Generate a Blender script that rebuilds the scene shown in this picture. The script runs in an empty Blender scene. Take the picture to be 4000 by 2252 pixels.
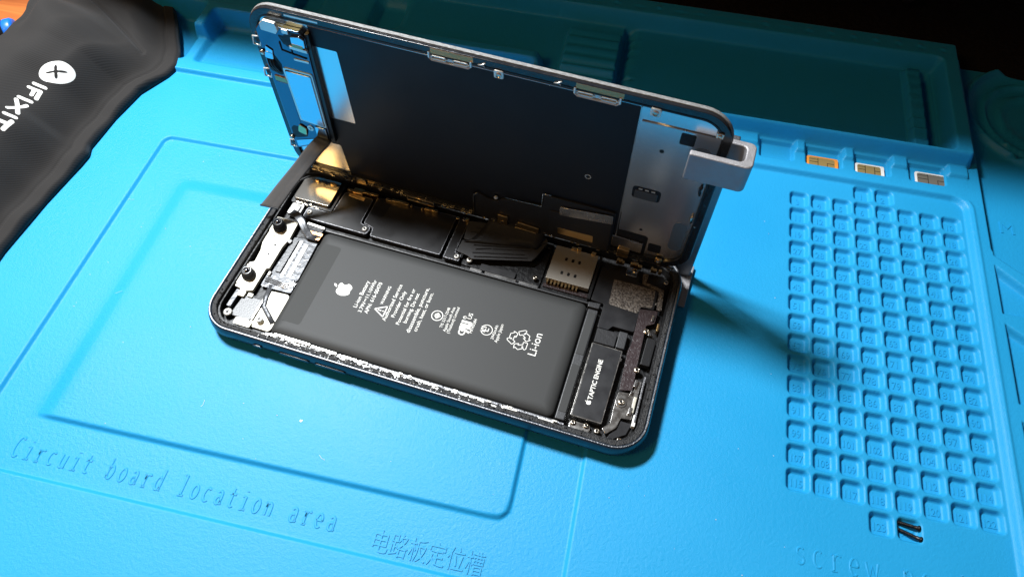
import bpy, bmesh, math, random
import numpy as np
from mathutils import Vector, Matrix
random.seed(7)
sc = bpy.context.scene
COL = sc.collection
# units: 1 Blender unit = 1 cm
sc.unit_settings.system = 'METRIC'; sc.unit_settings.scale_length = 0.01

# ------------------------------------------------------------------ camera
CAM_H, YAW, PITCH, ROLL, FPX = 21.4835, 0.197187, 0.572255, 0.0225432, 2829.38
cam_d = bpy.data.cameras.new('camera'); cam = bpy.data.objects.new('camera', cam_d); COL.objects.link(cam)
cam_d.sensor_width = 36.0; cam_d.lens = FPX / 4000 * 36.0
cam_d.clip_start = 0.5; cam_d.clip_end = 2000
CR = Matrix.Rotation(YAW, 4, 'Z') @ Matrix.Rotation(PITCH, 4, 'X') @ Matrix.Rotation(ROLL, 4, 'Z')
cam.matrix_world = Matrix.Translation((0, 0, CAM_H)) @ CR
cam_d.dof.use_dof = True; cam_d.dof.focus_distance = 24.0; cam_d.dof.aperture_fstop = 14.0
cam_d.dof.aperture_fstop = 12.0
sc.camera = cam

# ------------------------------------------------------------------ world, lamps, exposure
w = bpy.data.worlds.new('World'); sc.world = w; w.use_nodes = True
bg = w.node_tree.nodes['Background']
bg.inputs['Color'].default_value = (1.0, 0.84, 0.76, 1); bg.inputs['Strength'].default_value = 0.075

def area(name, loc, target, sx, sy, power, color, spread=180):
    l = bpy.data.lights.new(name, 'AREA'); l.shape = 'RECTANGLE'; l.size = sx; l.size_y = sy
    l.energy = power; l.color = color; l.spread = math.radians(spread)
    o = bpy.data.objects.new(name, l); COL.objects.link(o)
    o.location = loc
    o.rotation_euler = (Vector(target) - Vector(loc)).to_track_quat('-Z', 'Y').to_euler()
    return o
LAMP = Vector((-27.0, 27.5, 49.0))
key = area('bench_lamp_light', LAMP, (-9, 13, 0), 11.0, 6.5, 70000, (0.93, 0.97, 1.0))
warm = area('room_lamp_light', (-53, -27, 66), (-5, 14, 0), 20, 20, 12500, (1.0, 0.60, 0.20))

vs = sc.view_settings
vs.view_transform = 'Standard'; vs.look = 'None'; vs.exposure = 0.0; vs.gamma = 1.0; vs.use_curve_mapping = False
sc.cycles.use_denoising = True
sc.cycles.max_bounces = 8
sc.cycles.sample_clamp_indirect = 8

# ------------------------------------------------------------------ materials
def mat(name, base, rough=0.5, metal=0.0, spec=0.5, bump=None, vary=None, coat=0.0, sheen=0.0, aniso=0.0):
    """bump = (scale, strength, distance); vary = (scale, amount)."""
    m = bpy.data.materials.new(name); m.use_nodes = True
    nt = m.node_tree; b = nt.nodes['Principled BSDF']
    b.inputs['Base Color'].default_value = (*base, 1); b.inputs['Roughness'].default_value = rough
    b.inputs['Metallic'].default_value = metal; b.inputs['Specular IOR Level'].default_value = spec
    b.inputs['Coat Weight'].default_value = coat; b.inputs['Sheen Weight'].default_value = sheen
    b.inputs['Anisotropic'].default_value = aniso
    tc = nt.nodes.new('ShaderNodeTexCoord')
    if bump:
        n = nt.nodes.new('ShaderNodeTexNoise'); n.inputs['Scale'].default_value = bump[0]; n.inputs['Detail'].default_value = 3
        nt.links.new(tc.outputs['Object'], n.inputs['Vector'])
        bp = nt.nodes.new('ShaderNodeBump'); bp.inputs['Strength'].default_value = bump[1]; bp.inputs['Distance'].default_value = bump[2]
        nt.links.new(n.outputs['Fac'], bp.inputs['Height']); nt.links.new(bp.outputs['Normal'], b.inputs['Normal'])
    if vary:
        n = nt.nodes.new('ShaderNodeTexNoise'); n.inputs['Scale'].default_value = vary[0]; n.inputs['Detail'].default_value = 4
        nt.links.new(tc.outputs['Object'], n.inputs['Vector'])
        r = nt.nodes.new('ShaderNodeMapRange'); r.inputs['From Min'].default_value = .3; r.inputs['From Max'].default_value = .7
        r.inputs['To Min'].default_value = max(0.02, rough - vary[1]); r.inputs['To Max'].default_value = min(1, rough + vary[1])
        nt.links.new(n.outputs['Fac'], r.inputs['Value']); nt.links.new(r.outputs['Result'], b.inputs['Roughness'])
    return m

def speckle_mat(name, dark, light, scale, lo, hi, metal=0.0, rough=0.5, bumpd=0.02, detail=4, stretch=None):
    """two real materials broken up by noise: residue, grit, flaked glue."""
    m = mat(name, dark, rough, metal)
    nt = m.node_tree; b = nt.nodes['Principled BSDF']
    tc = nt.nodes.new('ShaderNodeTexCoord'); n = nt.nodes.new('ShaderNodeTexNoise')
    n.inputs['Scale'].default_value = scale; n.inputs['Detail'].default_value = detail
    if stretch:
        mp = nt.nodes.new('ShaderNodeMapping'); mp.inputs['Scale'].default_value = stretch
        nt.links.new(tc.outputs['Object'], mp.inputs['Vector']); nt.links.new(mp.outputs['Vector'], n.inputs['Vector'])
    else:
        nt.links.new(tc.outputs['Object'], n.inputs['Vector'])
    cr = nt.nodes.new('ShaderNodeValToRGB')
    cr.color_ramp.elements[0].position = lo; cr.color_ramp.elements[0].color = (*dark, 1)
    cr.color_ramp.elements[1].position = hi; cr.color_ramp.elements[1].color = (*light, 1)
    nt.links.new(n.outputs['Fac'], cr.inputs['Fac']); nt.links.new(cr.outputs['Color'], b.inputs['Base Color'])
    bp = nt.nodes.new('ShaderNodeBump'); bp.inputs['Strength'].default_value = 1; bp.inputs['Distance'].default_value = bumpd
    nt.links.new(n.outputs['Fac'], bp.inputs['Height']); nt.links.new(bp.outputs['Normal'], b.inputs['Normal'])
    return m

def silicone():
    m = mat('blue_silicone', (0.006, 0.30, 0.64), 0.40, 0, 0.24)
    nt = m.node_tree; b = nt.nodes['Principled BSDF']
    tc = nt.nodes.new('ShaderNodeTexCoord')
    n = nt.nodes.new('ShaderNodeTexNoise'); n.inputs['Scale'].default_value = 9; n.inputs['Detail'].default_value = 6; n.inputs['Roughness'].default_value = .75
    nt.links.new(tc.outputs['Object'], n.inputs['Vector'])
    bp = nt.nodes.new('ShaderNodeBump'); bp.inputs['Strength'].default_value = 0.8; bp.inputs['Distance'].default_value = 0.022
    nt.links.new(n.outputs['Fac'], bp.inputs['Height']); nt.links.new(bp.outputs['Normal'], b.inputs['Normal'])
    n2 = nt.nodes.new('ShaderNodeTexNoise'); n2.inputs['Scale'].default_value = .16; n2.inputs['Detail'].default_value = 5
    nt.links.new(tc.outputs['Object'], n2.inputs['Vector'])
    r = nt.nodes.new('ShaderNodeMapRange'); r.inputs['From Min'].default_value = .3; r.inputs['From Max'].default_value = .7
    r.inputs['To Min'].default_value = .30; r.inputs['To Max'].default_value = .46
    nt.links.new(n2.outputs['Fac'], r.inputs['Value']); nt.links.new(r.outputs['Result'], b.inputs['Roughness'])
    cr = nt.nodes.new('ShaderNodeValToRGB')
    cr.color_ramp.elements[0].position = .3; cr.color_ramp.elements[0].color = (.016, .300, .60, 1)
    cr.color_ramp.elements[1].position = .7; cr.color_ramp.elements[1].color = (.020, .328, .645, 1)
    nt.links.new(n2.outputs['Fac'], cr.inputs['Fac']); nt.links.new(cr.outputs['Color'], b.inputs['Base Color'])
    return m

def cloth():
    m = mat('black_woven_fabric', (0.045, 0.040, 0.038), 0.8, 0, 0.25, sheen=0.12)
    nt = m.node_tree; b = nt.nodes['Principled BSDF']
    tc = nt.nodes.new('ShaderNodeTexCoord')
    mp = nt.nodes.new('ShaderNodeMapping'); mp.inputs['Rotation'].default_value = (0, 0, math.radians(35))
    nt.links.new(tc.outputs['Object'], mp.inputs['Vector'])
    wv = nt.nodes.new('ShaderNodeTexWave'); wv.inputs['Scale'].default_value = 5.5; wv.inputs['Distortion'].default_value = .25; wv.inputs['Detail'].default_value = 1
    wv2 = nt.nodes.new('ShaderNodeTexWave'); wv2.bands_direction = 'Y'; wv2.inputs['Scale'].default_value = 5; wv2.inputs['Distortion'].default_value = .3
    nt.links.new(mp.outputs['Vector'], wv.inputs['Vector']); nt.links.new(mp.outputs['Vector'], wv2.inputs['Vector'])
    mx = nt.nodes.new('ShaderNodeMath'); mx.operation = 'MULTIPLY_ADD'; mx.inputs[1].default_value = .35
    nt.links.new(wv2.outputs['Fac'], mx.inputs[0]); nt.links.new(wv.outputs['Fac'], mx.inputs[2])
    bp = nt.nodes.new('ShaderNodeBump'); bp.inputs['Strength'].default_value = 0.2; bp.inputs['Distance'].default_value = 0.008
    nt.links.new(mx.outputs[0], bp.inputs['Height']); nt.links.new(bp.outputs['Normal'], b.inputs['Normal'])
    cr = nt.nodes.new('ShaderNodeValToRGB')
    cr.color_ramp.elements[0].color = (.013, .012, .012, 1); cr.color_ramp.elements[1].color = (.024, .022, .021, 1)
    nt.links.new(wv.outputs['Fac'], cr.inputs['Fac']); nt.links.new(cr.outputs['Color'], b.inputs['Base Color'])
    return m

def wood():
    m = mat('orange_wood', (.30, .085, .02), .4, 0, .5)
    nt = m.node_tree; b = nt.nodes['Principled BSDF']
    tc = nt.nodes.new('ShaderNodeTexCoord'); mp = nt.nodes.new('ShaderNodeMapping'); mp.inputs['Scale'].default_value = (.15, 1.6, 1)
    n = nt.nodes.new('ShaderNodeTexNoise'); n.inputs['Scale'].default_value = .8; n.inputs['Detail'].default_value = 7; n.inputs['Distortion'].default_value = 1.2
    nt.links.new(tc.outputs['Object'], mp.inputs['Vector']); nt.links.new(mp.outputs['Vector'], n.inputs['Vector'])
    cr = nt.nodes.new('ShaderNodeValToRGB')
    cr.color_ramp.elements[0].position = .3; cr.color_ramp.elements[0].color = (.26, .062, .014, 1)
    cr.color_ramp.elements[1].position = .7; cr.color_ramp.elements[1].color = (.55, .17, .04, 1)
    nt.links.new(n.outputs['Fac'], cr.inputs['Fac']); nt.links.new(cr.outputs['Color'], b.inputs['Base Color'])
    return m

M = dict(
    silicone=silicone(), cloth=cloth(), wood=wood(),
    print_white=mat('white_print', (.86, .85, .80), .5, bump=(30, .3, .01)),
    anod=mat('black_anodised_frame', (.012, .020, .032), .30, 0, .6, bump=(60, .15, .01), vary=(3, .08)),
    rim=speckle_mat('gritty_adhesive_rim', (.012, .012, .013), (.10, .10, .10), 18, .54, .80, 0, .55, .05, 8),
    edge=mat('bare_metal_edge', (.20, .20, .21), .42, 1, bump=(20, .6, .02)),
    cavity=mat('black_cavity', (.006, .006, .007), .45, 0, .4, bump=(6, .5, .05)),
    steel=mat('satin_steel', (.58, .57, .56), .24, 1, bump=(30, .12, .004), vary=(1.6, .06)),
    plate=mat('steel_back_plate', (.70, .70, .71), .24, 1, bump=(40, .08, .003)),
    shield=mat('bright_shield', (.62, .60, .57), .24, 1, bump=(60, .2, .003), vary=(5, .06)),
    camshield=mat('camera_cover_metal', (.66, .64, .60), .16, 1, bump=(60, .08, .002)),
    reader=mat('card_reader_metal', (.44, .41, .36), .38, .55, .6, bump=(60, .3, .004)),
    mirror=mat('mirror_film', (.50, .58, .66), .09, 1, bump=(8, .06, .004)),
    navy=mat('dark_film', (.10, .14, .19), .13, 1, bump=(10, .08, .005)),
    graph=mat('black_graphite_sheet', (.008, .009, .013), .44, 0, .28, vary=(.7, .07)),
    board=mat('black_shield_sheet', (.013, .013, .015), .40, 0, .45, bump=(40, .25, .004), vary=(2, .08)),
    batt=mat('dark_battery_wrap', (.038, .039, .039), .55, 0, .26, bump=(45, .35, .006)),
    battedge=mat('battery_wrap_fold', (.03, .031, .034), .40, 0, .7, bump=(20, .5, .01)),
    flex=mat('black_flex_cable', (.016, .016, .018), .5, 0, .35, bump=(9, .4, .02)),
    matflex=mat('matt_flex_sheet', (.035, .035, .037), .55, 0, .35, bump=(7, .3, .02)),
    ribbon=mat('matt_black_ribbon', (.095, .095, .097), .42, 0, .5, bump=(6, .3, .02)),
    greyflex=mat('grey_flex_film', (.075, .078, .085), .34, .25, .5, bump=(5, .6, .03), vary=(4, .1)),
    cream=mat('cream_plate', (.62, .59, .50), .42, .25, .5, bump=(12, .3, .01)),
    copper=mat('copper_foil', (.62, .30, .14), .35, 1, bump=(14, .5, .02)),
    gold=mat('gold_plate', (.72, .50, .24), .28, 1, bump=(14, .3, .01)),
    brown=speckle_mat('brown_textured_label', (.045, .034, .028), (.30, .26, .22), 16, .38, .75, .3, .42, .03, 6),
    plumflex=mat('plum_flex_board', (.040, .028, .030), .30, 0, .6, bump=(14, .6, .03), vary=(6, .1)),
    screw=mat('screw_steel', (.62, .55, .45), .24, 1, bump=(20, .5, .02)),
    wscrew=mat('pale_screw', (.80, .78, .72), .35, .6, .5, bump=(20, .3, .01)),
    black=mat('black_plastic', (.010, .010, .011), .36, 0, .5, bump=(20, .4, .01)),
    bframe=mat('glossy_black_frame', (.012, .013, .016), .22, 0, .6, bump=(7, .35, .02), vary=(3, .08)),
    glassedge=speckle_mat('frosted_glass_edge', (.13, .13, .13), (.30, .30, .29), 9, .35, .7, 0, .4, .02, 6, (1, 6, 6)),
    lens=mat('black_lens', (.004, .004, .008), .05, 0, .8, coat=1),
    barrel=mat('grey_lens_barrel', (.16, .16, .16), .28, .8, .5),
    alu=mat('brushed_aluminium', (.36, .35, .36), .50, .55, .5, bump=(26, .7, .02), vary=(3, .1)),
    bar=mat('dull_aluminium_bar', (.30, .31, .33), .42, 1, bump=(22, .5, .02)),
    residue=speckle_mat('flaked_adhesive', (.008, .008, .008), (.74, .74, .73), 5.5, .49, .54, .2, .35, .06, 3, (1, 2.0, 2)),
    white=mat('white_card', (.82, .81, .78), .45),
    orange=mat('orange_card', (.85, .30, .04), .45),
    contact=mat('sim_contact', (.30, .26, .19), .45, .35, .5, bump=(8, .2, .01)),
    blackscrew=mat('black_screw', (.012, .011, .012), .30, .6, .6, bump=(14, .6, .02)),
    bluegrip=mat('blue_grip', (.01, .16, .70), .35),
    darkcloth=mat('dark_background_cloth', (.012, .009, .009), .9, 0, .2, bump=(3, 1, .2)),
    mauve=mat('mauve_plastic', (.05, .038, .042), .6),
)

# ------------------------------------------------------------------ mesh helpers
def finish(name, verts, faces, m, parent=None, smooth=False, bevel=0.0, segs=2):
    me = bpy.data.meshes.new(name); me.from_pydata([tuple(v) for v in verts], [], faces)
    bm = bmesh.new(); bm.from_mesh(me)
    bmesh.ops.recalc_face_normals(bm, faces=bm.faces); bm.to_mesh(me); bm.free()
    mats = m if isinstance(m, (list, tuple)) else [m]
    for mm in mats: me.materials.append(mm)
    o = bpy.data.objects.new(name, me); COL.objects.link(o)
    if parent: o.parent = parent
    if smooth: me.polygons.foreach_set('use_smooth', [True] * len(me.polygons))
    if bevel > 0:
        b = o.modifiers.new('bevel', 'BEVEL'); b.width = bevel; b.segments = segs; b.limit_method = 'ANGLE'
        b.angle_limit = math.radians(40)
        me.polygons.foreach_set('use_smooth', [True] * len(me.polygons))
        b.harden_normals = True
    return o

def fillet(poly, r, seg=4):
    """round the corners of a polygon."""
    out = []; n = len(poly)
    for i in range(n):
        p0 = Vector(poly[i - 1]); p = Vector(poly[i]); p1 = Vector(poly[(i + 1) % n])
        a = (p0 - p); b = (p1 - p); la, lb = a.length, b.length
        if la < 1e-6 or lb < 1e-6: continue
        a /= la; b /= lb
        ang = a.angle(b)
        if ang > math.radians(172): out.append(tuple(p)); continue
        t = min(r / math.tan(ang / 2), la * .45, lb * .45)
        s = p + a * t; e = p + b * t
        for k in range(seg + 1):
            u = k / seg
            q = s * (1 - u) ** 2 + p * 2 * u * (1 - u) + e * u ** 2
            out.append((q.x, q.y))
    return out

def rrect(x0, x1, y0, y1, r, seg=6):
    out = []
    for cx, cy, a0 in ((x1 - r, y1 - r, 0), (x0 + r, y1 - r, 90), (x0 + r, y0 + r, 180), (x1 - r, y0 + r, 270)):
        for k in range(seg + 1):
            a = math.radians(a0 + 90 * k / seg); out.append((cx + r * math.cos(a), cy + r * math.sin(a)))
    return out

class MB:
    """collects solids into one mesh."""
    def __init__(s): s.v = []; s.f = []
    def add(s, v, f):
        b = len(s.v); s.v += [tuple(x) for x in v]; s.f += [tuple(b + i for i in q) for q in f]; return s
    def prism(s, poly, z0, z1):
        n = len(poly)
        v = [(x, y, z0) for x, y in poly] + [(x, y, z1) for x, y in poly]
        f = [tuple(range(n))[::-1], tuple(range(n, 2 * n))] + [(i, (i + 1) % n, n + (i + 1) % n, n + i) for i in range(n)]
        return s.add(v, f)
    def box(s, x0, x1, y0, y1, z0, z1): return s.prism([(x0, y0), (x1, y0), (x1, y1), (x0, y1)], z0, z1)
    def cyl(s, x, y, r, z0, z1, n=20, r2=None):
        r2 = r if r2 is None else r2
        v = [(x + r * math.cos(2 * math.pi * k / n), y + r * math.sin(2 * math.pi * k / n), z0) for k in range(n)]
        v += [(x + r2 * math.cos(2 * math.pi * k / n), y + r2 * math.sin(2 * math.pi * k / n), z1) for k in range(n)]
        f = [tuple(range(n))[::-1], tuple(range(n, 2 * n))] + [(i, (i + 1) % n, n + (i + 1) % n, n + i) for i in range(n)]
        return s.add(v, f)
    def lathe(s, x, y, prof, n=24):
        v = []; f = []
        for r, z in prof: v += [(x + r * math.cos(2 * math.pi * k / n), y + r * math.sin(2 * math.pi * k / n), z) for k in range(n)]
        for j in range(len(prof) - 1):
            for k in range(n):
                f.append((j * n + k, j * n + (k + 1) % n, (j + 1) * n + (k + 1) % n, (j + 1) * n + k))
        f.append(tuple(range(n))[::-1]); f.append(tuple(range((len(prof) - 1) * n, len(prof) * n)))
        return s.add(v, f)
    def ring(s, a, b, z0, z1):
        n = len(a)
        v = [(x, y, z0) for x, y in a] + [(x, y, z1) for x, y in a] + [(x, y, z0) for x, y in b] + [(x, y, z1) for x, y in b]
        f = []
        for i in range(n):
            j = (i + 1) % n
            f += [(i, j, n + j, n + i), (2 * n + i, 3 * n + i, 3 * n + j, 2 * n + j), (n + i, n + j, 3 * n + j, 3 * n + i), (i, 2 * n + i, 2 * n + j, j)]
        return s.add(v, f)
    def tube(s, pts, r, n=8, flat=1.0, closed=False):
        P = [Vector(p) if len(p) == 3 else Vector((p[0], p[1], 0)) for p in pts]
        m = len(P); v = []; f = []
        for i, p in enumerate(P):
            a = P[i - 1] if (i > 0 or closed) else P[i]; b = P[(i + 1) % m] if (i < m - 1 or closed) else P[i]
            d = (b - a).normalized(); up = Vector((0, 0, 1)) if abs(d.z) < .9 else Vector((0, 1, 0))
            x = d.cross(up).normalized(); y = x.cross(d)
            v += [p + x * (r * math.cos(2 * math.pi * k / n)) + y * (r * flat * math.sin(2 * math.pi * k / n)) for k in range(n)]
        rng = range(m) if closed else range(m - 1)
        for i in rng:
            j = (i + 1) % m
            for k in range(n): f.append((i * n + k, i * n + (k + 1) % n, j * n + (k + 1) % n, j * n + k))
        if not closed: f += [tuple(range(n))[::-1], tuple(range((m - 1) * n, m * n))]
        return s.add(v, f)
    def build(s, name, m, parent=None, **k): return finish(name, s.v, s.f, m, parent, **k)

def plate(name, poly, z0, z1, m, parent, bevel=.012, r=0.0, **k):
    if r: poly = fillet(poly, r)
    return MB().prism(poly, z0, z1).build(name, m, parent, bevel=bevel, **k)

def tag(o, label=None, cat=None, group=None, kind=None):
    if label: o['label'] = label
    if cat: o['category'] = cat
    if group: o['group'] = group
    if kind: o['kind'] = kind
    return o

def text_mesh(s, size, extrude=0.0, align='LEFT', offset=0.0, res=3):
    """built-in typeface -> (verts, faces, width)"""
    c = bpy.data.curves.new('lettering', 'FONT'); c.body = s; c.size = size; c.extrude = extrude; c.align_x = align
    c.resolution_u = res; c.offset = offset
    o = bpy.data.objects.new('lettering', c); COL.objects.link(o)
    dg = bpy.context.evaluated_depsgraph_get(); me = bpy.data.meshes.new_from_object(o.evaluated_get(dg))
    v = [tuple(x.co) for x in me.vertices]; f = [tuple(p.vertices) for p in me.polygons]
    bpy.data.objects.remove(o); bpy.data.curves.remove(c); bpy.data.meshes.remove(me)
    return v, f

# ------------------------------------------------------------------ setting
finish('table', [(-150, -60, -.62), (150, -60, -.62), (150, 120, -.62), (-150, 120, -.62)], [(0, 1, 2, 3)], M['wood'])['kind'] = 'structure'

# the mat ---------------------------------------------------------------
PX0, PY0, PP = 7.21, 20.04, 0.806          # pocket grid: first centre, pitch
pockets = []                                # (number, x, y)
pockets += [(1, PX0 + 3 * PP, PY0 + PP), (2, PX0 + 4 * PP, PY0 + PP)]
num = 3
for j in range(15):
    for i in range(8): pockets.append((num, PX0 + i * PP, PY0 - j * PP)); num += 1
pockets += [(123, PX0 + 3 * PP, PY0 - 15 * PP), (124, PX0 + 4 * PP, PY0 - 15 * PP)]

def lines(lo, hi, zones, base):
    """grid lines: base spacing, finer in zones (a, b, step)"""
    out = [lo]; x = lo
    while x < hi:
        st = base
        for a, b, s in zones:
            if a - base <= x < b and (x >= a - 1e-9 or a - x < base): st = min(st, s if x >= a - 1e-9 else max(s, min(base, a - x)))
        x += st; out.append(min(x, hi))
    return np.array(out)
ex_ = [-17.95, -16.1, -1.125, .78, 13.4, 14.1, -18.7, -19.2, -3.6, -3.2, -.65, 11.6, 12.2, 13.65, -11.2, -15.2, 5.6, 6.9, 8.8, 10.65, 12.75]
ey_ = [3.82, 5.68, 15.5, 17.64, 21.3, 21.85, 22.8, 23.2, 24.7, 25.15, 28.7, 29.2, 29.75, 24.0]
gx = lines(-24.0, 24.0, [(6.6, 14.2, .036), (14.2, 15.8, .055), (11.4, 12.8, .04)] + [(e - .22, e + .22, .04) for e in ex_], .22)
gy = lines(-4.0, 29.78, [(7.4, 21.5, .036), (21.6, 23.0, .05)] + [(e - .22, e + .22, .04) for e in ey_], .2)
X, Y = np.meshgrid(gx, gy)
def sdb(x0, x1, y0, y1, r=.0):
    cx, cy, hx, hy = (x0 + x1) / 2, (y0 + y1) / 2, (x1 - x0) / 2 - r, (y1 - y0) / 2 - r
    ax, ay = np.abs(X - cx) - hx, np.abs(Y - cy) - hy
    return np.hypot(np.maximum(ax, 0), np.maximum(ay, 0)) + np.minimum(np.maximum(ax, ay), 0) - r
def lev(h, sd, target, w=.1):
    t = np.clip(.5 - sd / w, 0, 1); t = t * t * (3 - 2 * t)
    return h * (1 - t) + target * t
H = np.full_like(X, .2)
H = lev(H, sdb(-60, 13.42, -20, 21.3, .55), 0, .2)                      # main field, a step below its surround
groove = np.abs(sdb(-60, 13.62, -20, 21.5, .75)); H += .035 * np.exp(-(groove / .06) ** 2) * (Y < 21.2) * (X > 13.3)
H = lev(H, sdb(-17.95, .78, 3.82, 17.64, .35), -.12, .12)               # board area
def sm(t): t = np.clip(t, 0, 1); return t * t * (3 - 2 * t)
tp = sm(.5 - sdb(-18, -1.125, 5.68, 20, .45) / .14) * sm((X + 16.5) / .75) * sm((15.85 - Y) / .7)
H = H * (1 - tp)               # raised panel
for n_, px_, py_ in pockets:
    ix = np.searchsorted(gx, [px_ - .45, px_ + .45]); iy = np.searchsorted(gy, [py_ - .45, py_ + .45])
    sl = (slice(iy[0], iy[1]), slice(ix[0], ix[1])); Xs, Ys = X[sl], Y[sl]
    ax, ay = np.abs(Xs - px_) - .18, np.abs(Ys - py_) - .18
    sd = np.hypot(np.maximum(ax, 0), np.maximum(ay, 0)) + np.minimum(np.maximum(ax, ay), 0) - .13
    t = np.clip(.5 - sd / .12, 0, 1); t = t * t * (3 - 2 * t); H[sl] = H[sl] * (1 - t) - .19 * t
# lower area on the far right with sloping triangular wells and a round dish
H = np.where(Y > 0, lev(H, sdb(14.1, 60, 18.9, 60, .15), -.25, .12), H)
def tri_sd(pts):
    d = np.full_like(X, -1e9)
    for i in range(len(pts)):
        a, b = pts[i], pts[(i + 1) % len(pts)]
        nx, ny = (b[1] - a[1]), -(b[0] - a[0]); l = math.hypot(nx, ny)
        d = np.maximum(d, ((X - a[0]) * nx + (Y - a[1]) * ny) / l)
    return d
H = lev(H, tri_sd([(14.1, 19.1), (14.1, 18.75), (17.5, 16.3), (22, 16.3), (22, 19.1)][::1]) + .05, -.25, .12)
for pts in ([(14.05, 16.2), (16.6, 16.2), (14.05, 18.35)][::1], [(14.07, 12.75), (18.5, 12.75), (14.07, 15.85)][::1], [(14.07, 9.0), (18.5, 9.0), (14.07, 12.2)][::1], [(14.07, 5.5), (18.5, 5.5), (14.07, 8.6)][::1]):
    H = lev(H, tri_sd(pts) + .06, -.12, .12)
# tray block
H = lev(H, sdb(-60, 13.68, 22.95, 29.75, .2), .9, .28)
H = lev(H, sdb(-60, -3.9, 21.3, 23.4, .1), .2, .1)
H = lev(H, sdb(-60, -3.0, 21.3, 21.88, .0), .2, .12)
H = lev(H, sdb(-18.7, -4.2, 21.95, 24.55, .15), -.05, .3)
H = lev(H, sdb(-60, -19.3, 22.0, 24.9, .15), -.2, .3)
H = lev(H, sdb(-60, -3.7, 25.15, 28.6, .15), .1, .25)
H = lev(H, sdb(-3.9, 12.9, 23.25, 28.6, .2), .1, .28)
H = lev(H, sdb(-3.15, -.7, 24.3, 27.6, .12), .48, .2)
gr = (X > -3.1) & (X < -.75) & (Y > 24.35) & (Y < 27.55)
H = np.where(gr, H + .10 * np.cos((Y - 24.3) * 2 * math.pi / .62), H)
H = lev(H, sdb(-.62, -.25, 23.5, 28.4, .1) + .06 * np.sin(Y * 2 * math.pi / .55), -.25, .12)
H = lev(H, sdb(11.55, 12.2, 23.3, 28.3, .05), .42, .16)
th = (X > 11.5) & (X < 12.25) & (Y > 23.3) & (Y < 28.3)
H = np.where(th, H + .10 * (((Y - 23.3) / .62) % 1 - .5), H)
H = lev(H, sdb(12.25, 12.62, 23.4, 28.3, .1), -.25, .12)
H = lev(H, sdb(-15.95, -14.85, 26.45, 28.8, .1), -.35, .15)
H = lev(H, sdb(-12.25, -10.9, 26.2, 28.0, .1), -.35, .15)
H = lev(H, tri_sd([(-2.75, 23.6), (-2.2, 23.6), (-1.9, 24.25), (-2.5, 24.25)][::1]), -.3, .1)
for k in range(50):                                                     # studs along the rear rim
    sx = 13.0 - k * .95
    if sx < -23: break
    d2 = ((X - sx) ** 2 + (Y - 29.2) ** 2); H = H + .06 * np.exp(-d2 / .012) - .05 * np.exp(-((X - sx - .05) ** 2 + (Y - 29.08) ** 2) / .01)
# card slots
for a, b in ((5.6, 6.9), (7.42, 8.78), (9.32, 10.64), (11.4, 12.72)):
    H = lev(H, sdb(a, b, 21.83, 22.72, .08), .0, .1)
for a, b in ((4.3, 5.0),(5.05, 5.5), (6.98, 7.34), (8.86, 9.24), (10.72, 11.3), (12.84, 13.6)):
    H = lev(H, sdb(a, b, 22.35, 22.85, .05), .34, .12)
# round dish at far right
rr_ = np.hypot(X - 17.3, Y - 27.0); m_ = (X > 14.25) & (Y > 23)
for r0, a in ((3.0, .26), (2.2, .20), (1.5, .16)): H = np.where(m_, H + a * np.exp(-((rr_ - r0) / .12) ** 2), H)
H = np.where(m_, H - .25 * np.clip((2.9 - rr_) / .5, 0, 1), H)
H = lev(H, -sdb(-60, 60, -20, 29.68, .1), -.6, .1)
ny, nx = X.shape
verts = np.stack([X, Y, H], -1).reshape(-1, 3)
idx = np.arange(nx * ny).reshape(ny, nx)
quads = np.stack([idx[:-1, :-1], idx[:-1, 1:], idx[1:, 1:], idx[1:, :-1]], -1).reshape(-1, 4)
me = bpy.data.meshes.new('repair_mat')
me.vertices.add(len(verts)); me.vertices.foreach_set('co', verts.ravel().astype(np.float32))
me.loops.add(quads.size); me.loops.foreach_set('vertex_index', quads.ravel().astype(np.int32))
me.polygons.add(len(quads)); me.polygons.foreach_set('loop_start', np.arange(0, quads.size, 4, dtype=np.int32))
me.polygons.foreach_set('use_smooth', np.ones(len(quads), bool))
me.update(calc_edges=True); me.validate(); me.materials.append(M['silicone'])
repair_mat = bpy.data.objects.new('repair_mat', me); COL.objects.link(repair_mat)
tag(repair_mat, 'large sky blue silicone work mat with numbered square screw pockets and rear trays', 'mat')

# numerals in the pockets
nb = MB()
for n_, px_, py_ in pockets:
    v, f = text_mesh(str(n_), .34 if n_ > 99 else .38, .02, 'CENTER', res=2)
    nb.add([(x * .82 + px_, y + py_ - .15, z - .190) for x, y, z in v], f)
nb.build('pocket_numerals', M['silicone'], repair_mat)

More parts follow.
